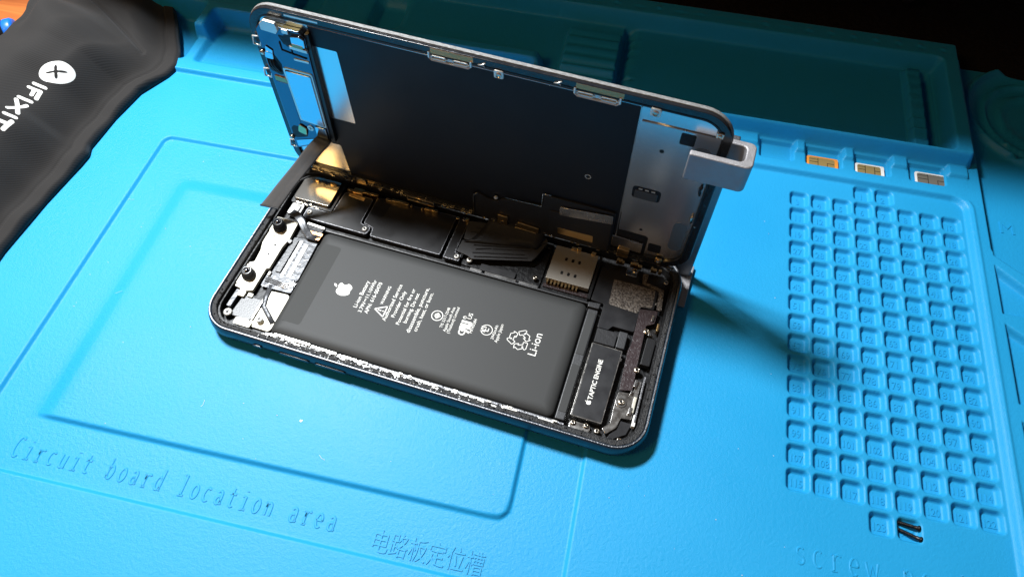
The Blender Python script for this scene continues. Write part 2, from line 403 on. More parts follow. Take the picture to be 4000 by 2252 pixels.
# raised stroke lettering (single line letters, unit cell 1 wide x 1 high, x-height .62)
def arc(cx, cy, rx, ry, a0, a1, n=10): return [(cx + rx * math.cos(math.radians(a0 + (a1 - a0) * k / n)), cy + ry * math.sin(math.radians(a0 + (a1 - a0) * k / n))) for k in range(n + 1)]
G = {
 'C': [arc(.5, .5, .34, .48, 50, 310, 14)],
 'i': [[(.25, .6), (.5, .6), (.5, .03), (.75, .03)], [(.25, .03), (.5, .03)], [(.5, .84), (.5, .87)]],
 'r': [[(.2, .6), (.36, .6), (.36, .03)], [(.2, .03), (.56, .03)], arc(.62, .36, .26, .26, 180, 50, 7)],
 'c': [arc(.5, .32, .28, .30, 50, 310, 12)],
 'u': [[(.15, .6), (.26, .6), (.26, .22)] + arc(.46, .22, .2, .2, 180, 320, 6), [(.7, .6), (.7, .03), (.82, .03)]],
 't': [[(.2, .6), (.74, .6)], [(.42, .85), (.42, .2)] + arc(.58, .2, .16, .17, 180, 320, 6)],
 'b': [[(.14, .95), (.26, .95), (.26, .03)], arc(.5, .32, .25, .3, 150, -150, 12)],
 'o': [arc(.5, .32, .27, .3, 0, 360, 16)],
 'a': [arc(.47, .44, .22, .18, 150, 0, 6) + [(.69, .08), (.8, .03)], arc(.46, .19, .22, .17, 60, 300, 9) + [(.69, .2)]],
 'd': [[(.6, .95), (.72, .95), (.72, .03), (.84, .03)], arc(.48, .32, .25, .3, 30, 330, 12)],
 'l': [[(.28, .95), (.5, .95), (.5, .03)], [(.25, .03), (.76, .03)]],
 'n': [[(.14, .6), (.26, .6), (.26, .03)], arc(.48, .38, .22, .22, 180, 0, 7) + [(.7, .03)]],
 'e': [[(.24, .34), (.76, .34)] + arc(.5, .34, .26, .28, 0, 180, 8)[0:] + arc(.5, .32, .26, .3, 180, 310, 7)],
 's': [arc(.5, .46, .22, .15, 40, 200, 7) + arc(.5, .17, .23, .15, 60, -150, 8)],
 'w': [[(.1, .6), (.3, .03), (.5, .5), (.7, .03), (.9, .6)]],
 'p': [[(.14, .6), (.26, .6), (.26, -.25)], arc(.5, .32, .25, .3, 150, -150, 12)],
}
lb = MB()
def strokes(s, x0, y0, adv, h, z, slant=0.0, r=.03, skew=0.0):
    for ch in s:
        for st in G.get(ch, []):
            lb.tube([(x0 + (px * .86 + .07) * adv + slant * py * h, y0 + py * h + skew * x0, z) for px, py in st], r, 6, .5)
        x0 += adv
strokes('Circuit board location area', -16.5, 4.28, .392, .66, -.118, r=.044)
lb.build('raised_lettering', M['silicone'], repair_mat); lb = MB()
strokes('screw position', 7.05, 6.28, .50, .80, -.002, r=.04)
lb.build('raised_lettering', M['silicone'], repair_mat); lb = MB()
v, f = text_mesh('电路板定位槽', .62, .02, res=2)
if v:
    w_ = max(p[0] for p in v) or 1
    lb.add([(x * 3.35 / w_ - 4.85, y * 1.15 + 4.05, z - .116) for x, y, z in v], f)
lb.build('raised_lettering', M['silicone'], repair_mat); lb = MB()
v, f = text_mesh('M', .8, .015, res=2)
lb.add([(x + 14.75, y + 20.3, z - .24) for x, y, z in v], f)
lb.build('raised_lettering', M['silicone'], repair_mat, smooth=False)

# ------------------------------------------------------------------ phone
PA = -0.0951884
phone = bpy.data.objects.new('smartphone', None); COL.objects.link(phone)
phone.location = (-4.688, 12.5437, 0.0); phone.rotation_euler = (0, 0, PA)
tag(phone, 'opened black smartphone with its screen standing upright and battery and circuit boards showing', 'phone')

L2, W2, R0 = 7.545, 3.785, 1.12
def prr(inset, seg=10): return rrect(-L2 + inset, L2 - inset, -W2 + inset, W2 - inset, max(R0 - inset, .15), seg)
prof = [(.42, 0.0), (.22, .035), (.09, .12), (.02, .26), (0, .42), (.018, .58), (.05, .68), (.075, .735), (.10, .745)]
sb = MB(); rings = [prr(i) for i, z in prof]; n = len(rings[0]); v = []; f = []
for (i, z), rg in zip(prof, rings): v += [(x, y, z) for x, y in rg]
for j in range(len(prof) - 1):
    for k in range(n): f.append((j * n + k, j * n + (k + 1) % n, (j + 1) * n + (k + 1) % n, (j + 1) * n + k))
f.append(tuple(range(n))[::-1])
inner = prr(.16); v += [(x, y, .745) for x, y in inner]; b0 = len(prof) * n
for k in range(n): f.append(((len(prof) - 1) * n + k, (len(prof) - 1) * n + (k + 1) % n, b0 + (k + 1) % n, b0 + k))
in2 = prr(.17); v += [(x, y, .15) for x, y in in2]
for k in range(n): f.append((b0 + k, b0 + (k + 1) % n, b0 + n + (k + 1) % n, b0 + n + k))
f.append(tuple(range(b0 + n, b0 + 2 * n)))
housing = finish('housing', v, f, M['anod'], phone, smooth=False)
for p in housing.data.polygons: p.use_smooth = len(p.vertices) == 4
MB().ring(prr(.095), prr(.125), .744, .758).build('bare_edge', M['edge'], housing)
MB().ring(prr(.165), prr(.33), .20, .72).build('adhesive_ledge', M['rim'], phone, bevel=.03)
MB().prism(prr(.32), .16, .26).build('cavity_floor', M['cavity'], phone)
MB().ring(prr(.335), prr(.40), .26, .60).build('inner_wall', M['cavity'], phone)
for x0, x1 in ((-5.45, -5.12),):
    MB().prism(rrect(x0, x1, .34, .47, .05, 3), -.015, .03).build('ringer_switch', M['anod'], phone, bevel=.01)
sw = bpy.data.objects['ringer_switch']; sw.data.transform(Matrix.Translation((0, -W2 - .01, 0)) @ Matrix.Rotation(math.radians(90), 4, 'X'))
for x0, x1 in ((-4.5, -3.42), (-3.22, -2.14)):
    o = MB().ring(rrect(x0 - .03, x1 + .03, .30, .50, .1, 4), rrect(x0, x1, .33, .47, .07, 4), -.006, .006)
    for vv in range(len(o.v)): pass
    g = o.build('volume_button_gap', M['cavity'], phone); g.data.transform(Matrix.Translation((0, -W2, 0)) @ Matrix.Rotation(math.radians(90), 4, 'X'))
    o = MB().prism(rrect(x0, x1, .33, .47, .07, 4), -.02, .035).build('volume_button', M['anod'], phone, bevel=.015)
    o.data.transform(Matrix.Translation((0, -W2, 0)) @ Matrix.Rotation(math.radians(90), 4, 'X'))

# ---- battery
bx0, bx1, by0, by1 = -5.15, 4.62, -3.24, 1.10
def loft(name, profile, x0, x1, y0, y1, r, m, parent, seg=5):
    v = []; f = []; rg = [rrect(x0 + i, x1 - i, y0 + i, y1 - i, max(r - i * .5, .06), seg) for i, z in profile]; n = len(rg[0])
    for (i, z), q in zip(profile, rg): v += [(x, y, z) for x, y in q]
    for j in range(len(profile) - 1):
        for k in range(n): f.append((j * n + k, j * n + (k + 1) % n, (j + 1) * n + (k + 1) % n, (j + 1) * n + k))
    f.append(tuple(range((len(profile) - 1) * n, len(profile) * n)))
    o = finish(name, v, f, m, parent)
    o.data.polygons.foreach_set('use_smooth', [len(p.vertices) == 4 for p in o.data.polygons]); return o
battery = loft('battery', [(0, .26), (0, .42), (.012, .47), (.04, .515), (.09, .555), (.16, .587), (.25, .607), (.34, .617), (.42, .62)], bx0, bx1, by0, by1, .22, M['batt'], phone)
BZ = .6235
# faint squarish stain of old tape and a tab
plate('tape_mark', [(-4.95, -2.75), (-4.25, -2.75), (-4.25, .55), (-4.95, .55)], .60, .6215, mat('dull_tape_mark', (.031, .032, .031), .6, 0, .24), battery, 0, .12)
MB().box(-5.25, 4.7, by0 - .09, by0 - .02, .26, .50).build('battery_tray_lip', M['battedge'], phone, bevel=.015)
MB().box(-5.2, 4.6, by1 + .03, by1 + .10, .26, .50).build('battery_tray_lip', M['battedge'], phone, bevel=.015)
# folded wrap at the right end
MB().prism(fillet([(4.66, -3.22), (4.98, -3.22), (5.02, .95), (4.66, .95)], .05), .26, .53).build('folded_wrap', M['battedge'], battery, bevel=.04)
plate('pull_tab', [(4.70, -.85), (4.96, -.85), (4.97, .80), (4.72, .80)], .53, .545, M['batt'], battery, .004, .03)
plate('pull_tab', [(4.70, -2.95), (4.95, -2.95), (4.96, -1.25), (4.70, -1.25)], .53, .545, M['batt'], battery, .004, .03)
MB().prism(fillet([(4.62, 1.0), (5.02, 1.0), (5.04, 1.25), (4.6, 1.2)], .05), .26, .56).build('wrap_corner', M['battedge'], battery, bevel=.04)

lab = MB()
def flush(name='printed_text', owner=None):
    global lab
    if lab.v: lab.build(name, M['print_white'], owner or battery)
    lab = MB()
def btext(s, p0, p1, boost=1.0, dz=0.0):
    """a line of print from p0 to p1 (reading along +y of the phone)."""
    v, f = text_mesh(s, 1.0, 0, offset=.0)
    w_ = max(q[0] for q in v) - min(q[0] for q in v); mn = min(q[0] for q in v)
    p0 = Vector(p0); p1 = Vector(p1); Ld = (p1 - p0).length; k = Ld / w_
    # exact +y direction
    cx = (p0.x + p1.x) / 2; y0 = (p0.y + p1.y) / 2 - Ld / 2
    lab.add([(cx - y * k * boost, y0 + (x - mn) * k, BZ + dz) for x, y, z in v], f)
def P2(u, v_, z=.62):
    d = CR.to_3x3() @ Vector(((u - 2000) / FPX, -(v_ - 1126) / FPX, -1)); t = (z - CAM_H) / d.z
    Xw = Vector((0, 0, CAM_H)) + d * t - Vector(phone.location); c, s_ = math.cos(PA), math.sin(PA)
    return (c * Xw.x + s_ * Xw.y, -s_ * Xw.x + c * Xw.y)
for s, a, b in (('Li-ion Battery', (1388, 1199), (1450, 1101)), ('3.79V⎓11.16Whr', (1407, 1219), (1477, 1097)), ('APN: 616-00470', (1433, 1224), (1497, 1106)),
                ('WARNING', (1492, 1188), (1533, 1121)), ('Authorized Service', (1503, 1253), (1575, 1114)), ('Provider Only', (1539, 1239), (1590, 1140)),
                ('Potential for fire or', (1556, 1267), (1627, 1131)), ('burning. Do not', (1584, 1261), (1643, 1149)), ('disassemble, puncture,', (1595, 1298), (1683, 1128)),
                ('crush, heat, or burn.', (1626, 1294), (1696, 1146)), ('TIS 2217-2548', (1727, 1280), (1759, 1203)), ('Apple South Asia', (1739, 1295), (1780, 1201)),
                ('(Thailand) Limited', (1754, 1302), (1797, 1202)), ('c', (1811, 1311), (1819, 1293)), ('US', (1840, 1247), (1850, 1226)), ('MH45584', (1843, 1301), (1864, 1247)),
                ('PS', (1893, 1296), (1903, 1276)), ('E', (1906, 1295), (1912, 1283)), ('2942mAh', (1925, 1325), (1949, 1272)), ('Apple Japan', (1940, 1338), (1969, 1268)),
                ('Li-ion', (2088, 1390), (2123, 1307))):
    btext(s, P2(*a), P2(*b)); flush()
def circ(c, r, wd, n=28):
    a = [(c[0] + r * math.cos(2 * math.pi * k / n), c[1] + r * math.sin(2 * math.pi * k / n)) for k in range(n)]
    b = [(c[0] + (r - wd) * math.cos(2 * math.pi * k / n), c[1] + (r - wd) * math.sin(2 * math.pi * k / n)) for k in range(n)]
    lab.add([(*p, BZ) for p in a] + [(*p, BZ) for p in b], [(i, (i + 1) % n, n + (i + 1) % n, n + i) for i in range(n)])
def seg(p, q, wd):
    p, q = Vector(p), Vector(q); d = (q - p).normalized(); s_ = Vector((-d.y, d.x)) * wd / 2
    lab.add([(*(p + s_), BZ), (*(q + s_), BZ), (*(q - s_), BZ), (*(p - s_), BZ)], [(0, 1, 2, 3)])
def path(pts, wd, closed=True):
    for i in range(len(pts) - (0 if closed else 1)): seg(pts[i], pts[(i + 1) % len(pts)], wd)
# print symbols; symbols are drawn upright for someone reading along +y: right = +y, up = -x
def up(c, s): return lambda x, y: (c[0] - y * s, c[1] + x * s)
T = up(P2(1485, 1211), .21); path([T(-1, -.85), T(1, -.85), T(0, .95)], .035); seg(T(0, .4), T(0, -.2), .04); seg(T(0, -.4), T(0, -.58), .04); flush('warning_triangle')
c0 = P2(1708, 1232); circ(c0, .20, .025); T = up(c0, .14)
path([T(-.8, 0), T(0, .8), T(.8, 0), T(0, -.8)], .02); path([T(-.45, -.2), T(.45, -.2), T(0, .7)], .04); seg(T(-.6, .2), T(.6, .2), .03); flush('round_mark')
c0 = P2(1901, 1288); circ(c0, .20, .022); flush('round_mark')
circ(P2(1816, 1239), .06, .014)
btext('R', (P2(1816, 1239)[0] + .02, P2(1816, 1239)[1] - .025), (P2(1816, 1239)[0] + .02, P2(1816, 1239)[1] + .025))
flush('registered_mark'); T = up(P2(1819, 1271), .205)   # recognised component mark: mirrored R joined to a slanted U
lab.add([(*T(x, y), BZ) for x, y in [(-1.15, .35), (-.9, .85), (-.2, .9), (-.2, -.95), (-.5, -.95), (-.5, -.1), (-.62, -.1), (-.9, -.95), (-1.25, -.95), (-.95, -.05), (-1.15, .1)]], [tuple(range(11))])
lab.add([(*T(x, y), BZ) for x, y in [(-.1, .9), (.25, .9), (.25, -.4), (.45, -.4), (.45, .9), (.85, .9), (.85, -.7), (.6, -.95), (.1, -.95), (-.1, -.7)]], [tuple(range(10))])
flush('component_mark'); rc = P2(2029, 1326); T = up(rc, .285)
for k in range(3):
    a = math.radians(120 * k); rot = lambda x, y: T(x * math.cos(a) - y * math.sin(a), x * math.sin(a) + y * math.cos(a))
    path([rot(*p) for p in [(-.95, -1.05), (-.15, -1.05), (-.15, -.55), (-.85, -.55), (-1.1, -.9)]], .022)
    path([rot(*p) for p in [(.0, -.8), (.35, -1.25), (.35, -1.02), (.8, -1.02), (1.1, -.45), (.68, -.2), (.42, -.6), (.35, -.58), (.35, -.35)]], .022)
flush('recycling_mark')
# fruit emblem outline
def fruit(c, s, z, right=(0, 1), upv=(-1, 0)):
    body = []
    pts = [(0, .62), (.25, .72), (.55, .70), (.80, .50), (.66, .33), (.58, .08), (.66, -.20), (.88, -.36), (.72, -.74), (.45, -1.0), (.25, -.98), (0, -.90), (-.25, -.98), (-.48, -.98), (-.78, -.62), (-.92, -.15), (-.86, .32), (-.62, .64), (-.3, .72)]
    q = fillet(pts, .25, 3)
    leaf = [(0.02, .80), (.06, 1.02), (.22, 1.22), (.44, 1.30), (.42, 1.08), (.26, .88)]
    for poly in (q, leaf):
        lab_v = [(c[0] + (right[0] * x + upv[0] * y) * s, c[1] + (right[1] * x + upv[1] * y) * s, z) for x, y in poly]
        yield lab_v
for pv in fruit(P2(1340, 1128), .29, BZ): lab.add(pv, [tuple(range(len(pv)))])
flush('emblem')

# ---- boards and shields
plate('camera_shield', [(-7.00, 2.17), (-5.56, 2.17), (-5.56, 3.36), (-7.00, 3.36)], .30, .56, M['camshield'], phone, .02, .1)
plate('camera_shield_surround', [(-7.1, 2.05), (-5.42, 2.05), (-5.42, 3.42), (-7.1, 3.42)], .22, .42, M['black'], phone, .02, .1)
def rimplate(name, poly, z0, z1, m, rimm, parent, r, inset=.035):
    pl = fillet(poly, r)
    o = MB().prism(pl, z0, z1).build(name, rimm, parent, bevel=.01)
    c = Vector((sum(p[0] for p in pl) / len(pl), sum(p[1] for p in pl) / len(pl)))
    # inset by edge normals
    q = []; nn = len(pl); area_ = sum(pl[i][0] * pl[(i + 1) % nn][1] - pl[(i + 1) % nn][0] * pl[i][1] for i in range(nn)); sg = 1 if area_ > 0 else -1
    for i in range(nn):
        a, b, c_ = Vector(pl[i - 1]), Vector(pl[i]), Vector(pl[(i + 1) % nn])
        d1 = (b - a).normalized(); d2 = (c_ - b).normalized(); n1 = Vector((-d1.y, d1.x)); n2 = Vector((-d2.y, d2.x)); nm = (n1 + n2)
        nm = nm.normalized() if nm.length > 1e-6 else n1; q.append(tuple(b + nm * inset * sg))
    MB().prism(q, z1 - .01, z1 + .006).build(name + '_sheet', m, o)
    return o
rimplate('connector_cover', [(-6.30, 1.47), (-3.75, 1.45), (-3.70, 1.83), (-4.14, 1.86), (-4.14, 3.05), (-5.30, 3.05), (-5.36, 1.96), (-6.30, 1.96)], .34, .50, M['board'], M['edge'], phone, .12)
cs = rimplate('board_shield', [(-4.06, 3.2), (-4.06, 1.92), (-3.66, 1.82), (-3.62, 1.46), (-.92, 1.46), (-.92, 3.3)], .32, .47, M['board'], M['edge'], phone, .08)
plate('shield_flap', [(-4.02, 2.35), (-3.5, 2.35), (-3.42, 3.1), (-4.02, 3.1)], .47, .482, M['graph'], cs, .004, .16)
rimplate('side_cover', [(-.78, 3.2), (-.78, 1.40), (-.18, 1.40), (-.18, 1.72), (-.42, 1.74), (-.42, 3.2)], .34, .50, M['board'], M['edge'], phone, .05)
MB().prism(fillet([(-.1, 1.42), (2.8, 1.3), (2.8, 3.3), (-.1, 3.3)], .05), .26, .34).build('circuit_board', M['cavity'], phone, bevel=.01)
plate('board_component', [(.6, 1.35), (1.9, 1.35), (1.9, 1.62), (.6, 1.62)], .34, .42, M['board'], phone, .01, .03)
st = plate('sim_reader', [(2.93, 1.70), (4.48, 1.70), (4.48, 3.16), (2.93, 3.16)], .32, .52, M['reader'], phone, .015, .03)
for r_ in (2.66, 2.06):
    for k in range(3): h = MB(); h.prism(fillet([(3.42 + k * .24 - .045, r_ - .07), (3.42 + k * .24 + .045, r_ - .07), (3.42 + k * .24 + .045, r_ + .07), (3.42 + k * .24 - .045, r_ + .07)], .03), .515, .5225); h.build('reader_hole', M['cavity'], st)
h = MB()
for k in range(9): h.box(3.0 + k * .13, 3.06 + k * .13, 1.56, 1.70, .30, .44 if k % 3 else .50)
h.build('reader_pins', M['gold'], st)
plate('solder_strip', [(2.9, 1.45), (4.5, 1.45), (4.5, 1.60), (2.9, 1.60)], .26, .32, M['plumflex'], phone, .005)
MB().box(4.52, 4.62, 1.35, 3.2, .26, .46).build('divider_wall', M['black'], phone, bevel=.01)
for x0, x1 in ((.3, .75), (.85, 2.0), (2.1, 2.8)): MB().box(x0, x1, 1.17, 1.30, .35, .50).build('grounding_clip', M['steel'], phone, bevel=.02)
# speaker box and its label
sp = plate('loudspeaker', [(4.70, 2.82), (6.02, 2.82), (6.10, 2.55), (6.80, 2.5), (6.80, 1.60), (6.36, 1.60), (6.34, .56), (5.62, .56), (5.50, .38), (5.13, .38), (5.13, 1.32), (4.66, 1.36)], .28, .45, M['board'], phone, .015, .06)
plate('speaker_label', [(5.28, 1.36), (5.22, 2.42), (6.70, 2.42), (6.72, 1.66), (6.35, 1.60), (6.30, 1.30)], .45, .457, M['brown'], sp, 0, .08)
plate('flex_connector', [(5.15, -.22), (5.85, -.22), (5.85, .34), (5.15, .34)], .28, .50, M['flex'], phone, .05, .03)
plate('flex_connector_cap', [(5.88, -.22), (6.18, -.22), (6.18, .42), (5.88, .42)], .28, .53, M['greyflex'], phone, .04, .04)
bpy.data.objects['flex_connector_cap'].data.materials[0] = M['battedge']
te = plate('vibration_motor', [(5.10, -2.98), (6.10, -2.98), (6.15, -.30), (5.12, -.28)], .28, .54, M['shield'], phone, .01, .04)
plate('motor_cover', [(5.15, -2.94), (6.07, -2.94), (6.11, -.34), (5.16, -.32)], .53, .548, M['board'], te, .003, .03)
lab = MB(); BZ = .5515
v, f = text_mesh('TAPTIC ENGINE', 1.0, 0, offset=.02); w_ = max(q[0] for q in v)
a_, b_ = P2(2306, 1560, .55), P2(2362, 1408, .55); k = (b_[1] - a_[1]) / w_
lab.add([((a_[0] + b_[0]) / 2 - (y * 1.02) * k, a_[1] + x * k, BZ) for x, y, z in v], f); flush('motor_lettering', te)
fc = P2(2304, 1567, .55)
for pv in fruit((5.53, fc[1] - .04), .085, BZ): lab.add(pv, [tuple(range(len(pv)))])
flush('emblem', te)
plate('motor_bracket', [(5.14, -3.32), (5.80, -3.32), (5.80, -3.06), (5.14, -3.06)], .28, .40, M['shield'], phone, .015, .08)
# right-hand flex board
fb = plate('charging_flex', [(6.34, 1.50), (6.95, 1.60), (6.93, 1.08), (6.68, .92), (6.72, -.66), (6.76, -1.54), (6.36, -1.66), (6.30, -.2), (6.36, .1)], .40, .47, M['plumflex'], phone, .01, .06)
plate('charging_flex_arm', [(6.14, 2.95), (6.34, 2.95), (6.32, 2.62), (6.98, 2.46), (7.05, 1.62), (6.88, 1.60), (6.82, 2.38), (6.20, 2.52)], .46, .51, M['brown'], phone, .01, .05)
plate('lower_bracket', [(6.36, -1.68), (6.78, -1.62), (6.86, -1.12), (6.98, -1.12), (6.94, -2.50), (6.62, -2.55), (6.56, -2.90), (6.30, -3.20), (6.14, -3.05), (6.34, -2.80), (6.32, -2.0)], .34, .42, M['shield'], phone, .012, .05)
plate('corner_filler', [(6.55, -3.25), (6.35, -3.3), (6.62, -2.6), (7.0, -2.6), (6.9, -3.0)], .26, .35, M['board'], phone, .015, .04)
plate('charging_port', [(6.78, -.60), (7.10, -.60), (7.12, .45), (6.80, .45)], .34, .56, M['black'], phone, .03, .05)
MB().box(7.02, 7.08, -2.6, -1.0, .36, .58).build('side_rail', M['edge'], phone, bevel=.012)
MB().box(6.98, 7.09, -2.75, -2.35, .36, .54).build('port_contact', M['white'], phone, bevel=.02)
MB().box(7.02, 7.10, .75, 1.05, .36, .60).build('port_contact', M['gold'], phone, bevel=.02)
MB().box(6.86, 6.96, -2.28, -1.72, .42, .47).build('port_contact', M['cream'], phone, bevel=.02)
for x, y, w1, h1 in ((6.83, 1.25, .09, .26), (6.82, 1.85, .07, .12), (6.80, -1.28, .10, .28), (6.83, -2.25, .10, .25), (6.74, -1.62, .07, .14), (6.14, -.62, .09, .13), (6.85, .62, .1, .14)):
    MB().prism(fillet([(x - w1 / 2, y - h1 / 2), (x + w1 / 2, y - h1 / 2), (x + w1 * .7, y + h1 / 2), (x - w1 * .3, y + h1 / 2)], .03), .42, .52).build('solder_pad', M['steel'], phone, bevel=.02)

def screw(x, y, z, r, m, parent=phone, dome=True):
    b = MB(); b.lathe(x, y, [(r, z), (r, z + .035), (r * .8, z + .06), (r * .35, z + .068), (r * .3, z + .045)], 18)
    s = b.build('screw', m, parent, smooth=False)
    for p in s.data.polygons: p.use_smooth = len(p.vertices) == 4
    k = MB(); rr2 = r * .5
    k.box(x - rr2, x + rr2, y - r * .11, y + r * .11, z + .05, z + .0705); k.box(x - r * .11, x + r * .11, y - rr2, y + rr2, z + .05, z + .071)
    k.build('screw_slot', M['cavity'], s)
    return s
for u, v_, z, r, m in ((1209, 827, .50, .105, 'wscrew'), (1424, 893, .50, .10, 'wscrew'), (1455, 761, .48, .10, 'blackscrew'), (1814, 857, .46, .08, 'screw'), (1784, 1000, .50, .10, 'wscrew'),
                       (1834, 1014, .42, .11, 'wscrew'), (2148, 964, .42, .10, 'blackscrew'), (2090, 1083, .45, .09, 'screw'), (2483, 1057, .46, .11, 'screw'), (2603, 1103, .48, .10, 'screw'),
                       (2586, 1157, .5, .06, 'screw'), (2526, 1293, .46, .11, 'screw'), (2489, 1444, .46, .11, 'screw'), (2427, 1568, .44, .11, 'screw'), (2239, 1647, .40, .09, 'screw'), (2290, 1661, .40, .09, 'screw'),
                       (2332, 1682, .38, .10, 'screw'), (2418, 1717, .40, .08, 'screw'), (889, 1216, .42, .15, 'wscrew'), (1012, 1245, .46, .12, 'wscrew')):
    x, y = P2(u, v_, z + .04); screw(x, y, z, r, M[m])
MB().ring([(P2(2427, 1568, .48)[0] + .17 * math.cos(k * .4488), P2(2427, 1568, .48)[1] + .17 * math.sin(k * .4488)) for k in range(14)],
          [(P2(2427, 1568, .48)[0] + .12 * math.cos(k * .4488), P2(2427, 1568, .48)[1] + .12 * math.sin(k * .4488)) for k in range(14)], .42, .455).build('screw_washer', M['steel'], phone)

# ---- front camera bracket with two lenses
br = plate('camera_bracket', [(-7.24, 1.20), (-6.30, 1.20), (-6.26, .42), (-6.34, .02), (-6.34, -.95), (-6.44, -1.0), (-6.44, -1.95), (-6.80, -2.10), (-6.92, -2.0), (-7.26, -1.95), (-7.26, -1.0), (-6.98, -.85), (-7.02, -.35), (-7.16, .1), (-7.24, .4)], .36, .50, M['cream'], phone, .02, .07)
plate('bracket_step', [(-7.22, .52), (-6.34, .52), (-6.34, 1.16), (-7.22, 1.16)], .50, .53, M['cream'], br, .012, .08)
plate('bracket_step', [(-7.22, -1.86), (-6.50, -1.86), (-6.50, -1.02), (-7.22, -1.02)], .50, .53, M['cream'], br, .012, .08)
plate('copper_strip', [(-6.95, .32), (-6.35, .32), (-6.35, .44), (-6.95, .44)], .50, .51, M['copper'], br, .004)
for hx, hy in ((-6.62, .0), (-6.66, -.42)): MB().cyl(hx, hy, .045, .50, .503, 12).build('bracket_hole', M['cavity'], br)
def lens(u, v_, z, r, h_, front):
    x, y = P2(u, v_, z)
    l = MB().lathe(x, y, [(r * 1.12, .53), (r * 1.12, .60), (r, .61), (r, .61 + h_ * .45), (r * .86, .61 + h_ * .5), (r * .86, .61 + h_), (r * .55, .61 + h_ * 1.05), (r * .5, .61 + h_ * .8)], 28).build('lens_barrel', M['barrel'] if front else M['black'], phone, smooth=True)
    MB().lathe(x, y, [(r * .56, .61 + h_ * .8), (r * .45, .61 + h_ * .98), (r * .25, .61 + h_ * 1.12), (.01, .61 + h_ * 1.16)], 24).build('lens_glass', M['lens'], l, smooth=True)
lens(1091, 880, .66, .215, .28, False); lens(969, 1066, .66, .215, .24, True)
# ---- things around it
gf = M['greyflex']
plate('antenna_flex', [(-6.20, .62), (-5.30, .70), (-5.22, -1.55), (-6.30, -1.62)], .28, .36, gf, phone, .01, .05)
plate('flex_strip', [(-5.92, .55), (-5.82, .55), (-5.80, -1.4), (-5.90, -1.4)], .36, .38, M['wscrew'], phone, .006)
plate('flex_strip', [(-5.72, .45), (-5.56, .45), (-5.52, -1.2), (-5.68, -1.2)], .36, .385, M['white'], phone, .006)
plate('grey_cover', [(-6.15, .50), (-5.96, .5), (-5.96, -.95), (-6.15, -.95)], .36, .42, M['battedge'], phone, .01, .02)
fl = MB()
for k in range(3):
    fl.tube([(-6.3, -1.28 - k * .07, .41 + .005 * k)] + [(x, y, .42) for x, y in arc(-5.55, -1.05 - 0.0, .25 + k * .07, .30 + k * .07, 250, 350, 8)], .022, 6)
fl.build('wire_trace', M['steel'], phone, smooth=True)
plate('clear_flex', [(-6.35, -1.05), (-5.25, -1.0), (-5.2, -1.62), (-6.35, -1.66)], .37, .405, gf, phone, .01, .08)
plate('cream_plate', [(-6.02, -1.72), (-5.2, -1.66), (-5.2, -3.18), (-6.1, -3.18)], .28, .36, M['cream'], phone, .015, .15)
fl = MB(); fl.tube([(-6.0, -1.5, .39), (-5.95, -2.0, .38), (-5.85, -2.35, .38), (-5.55, -2.6, .38), (-5.25, -2.85, .38)], .09, 8, .25); fl.build('curved_flex', gf, phone, smooth=True)
plate('grey_module', [(-6.78, -3.0), (-6.02, -3.0), (-6.02, -2.15), (-6.70, -2.15)], .28, .40, M['battedge'], phone, .02, .05)
plate('module_edge', [(-6.0, -2.95), (-5.93, -2.95), (-5.93, -2.2), (-6.0, -2.2)], .28, .44, M['steel'], phone, .01)
plate('small_plate', [(-6.50, -3.28), (-5.88, -3.28), (-5.88, -3.08), (-6.1, -2.98), (-6.50, -3.02)], .36, .44, M['cream'], phone, .015, .05)
plate('side_plate', [(-7.02, -2.75), (-6.86, -2.75), (-6.84, -2.05), (-7.0, -2.05)], .34, .48, M['greyflex'], phone, .01, .03)
plate('coin_contact', [(-6.90, -2.28), (-6.62, -2.28), (-6.62, -2.05), (-6.9, -2.05)], .40, .50, M['cream'], phone, .02, .05)
plate('coin_contact', [(-6.55, -2.2), (-6.35, -2.2), (-6.35, -2.05), (-6.55, -2.05)], .40, .47, M['cream'], phone, .02, .04)
MB().cyl(-6.22, .33, .09, .36, .50, 14).build('round_post', M['barrel'], phone, bevel=.02)
MB().box(-6.30, -6.20, -1.22, -1.05, .38, .50).build('small_block', M['wscrew'], phone, bevel=.03)
plate('proximity_module', [(-6.92, 1.45), (-6.42, 1.45), (-6.42, 1.98), (-6.92, 1.98)], .36, .52, M['shield'], phone, .02, .06)
plate('module_window', [(-6.56, 1.52), (-6.49, 1.52), (-6.49, 1.86), (-6.56, 1.86)], .52, .526, M['cavity'], phone, 0)
bits = MB()
for k in range(16): 
    x = -6.9 + random.random() * .9; y = 1.98 + random.random() * .12; bits.box(x, x + .05 + random.random() * .08, y, y + .05, .36, .46 + random.random() * .05)
bits.build('solder_bits', M['screw'], phone, bevel=.01)
plate('flex_socket', [(-6.02, .95), (-5.30, 1.0), (-5.28, 1.30), (-6.0, 1.30)], .34, .46, M['cavity'], phone, .02, .03)
plate('socket_clip', [(-5.98, 1.22), (-5.28, 1.18), (-5.28, 1.28), (-5.98, 1.32)], .44, .50, M['wscrew'], phone, .015, .03)
plate('socket_plate', [(-5.80, .70), (-5.25, .68), (-5.22, 1.0), (-5.80, 1.0)], .44, .48, M['copper'], phone, .01, .03)
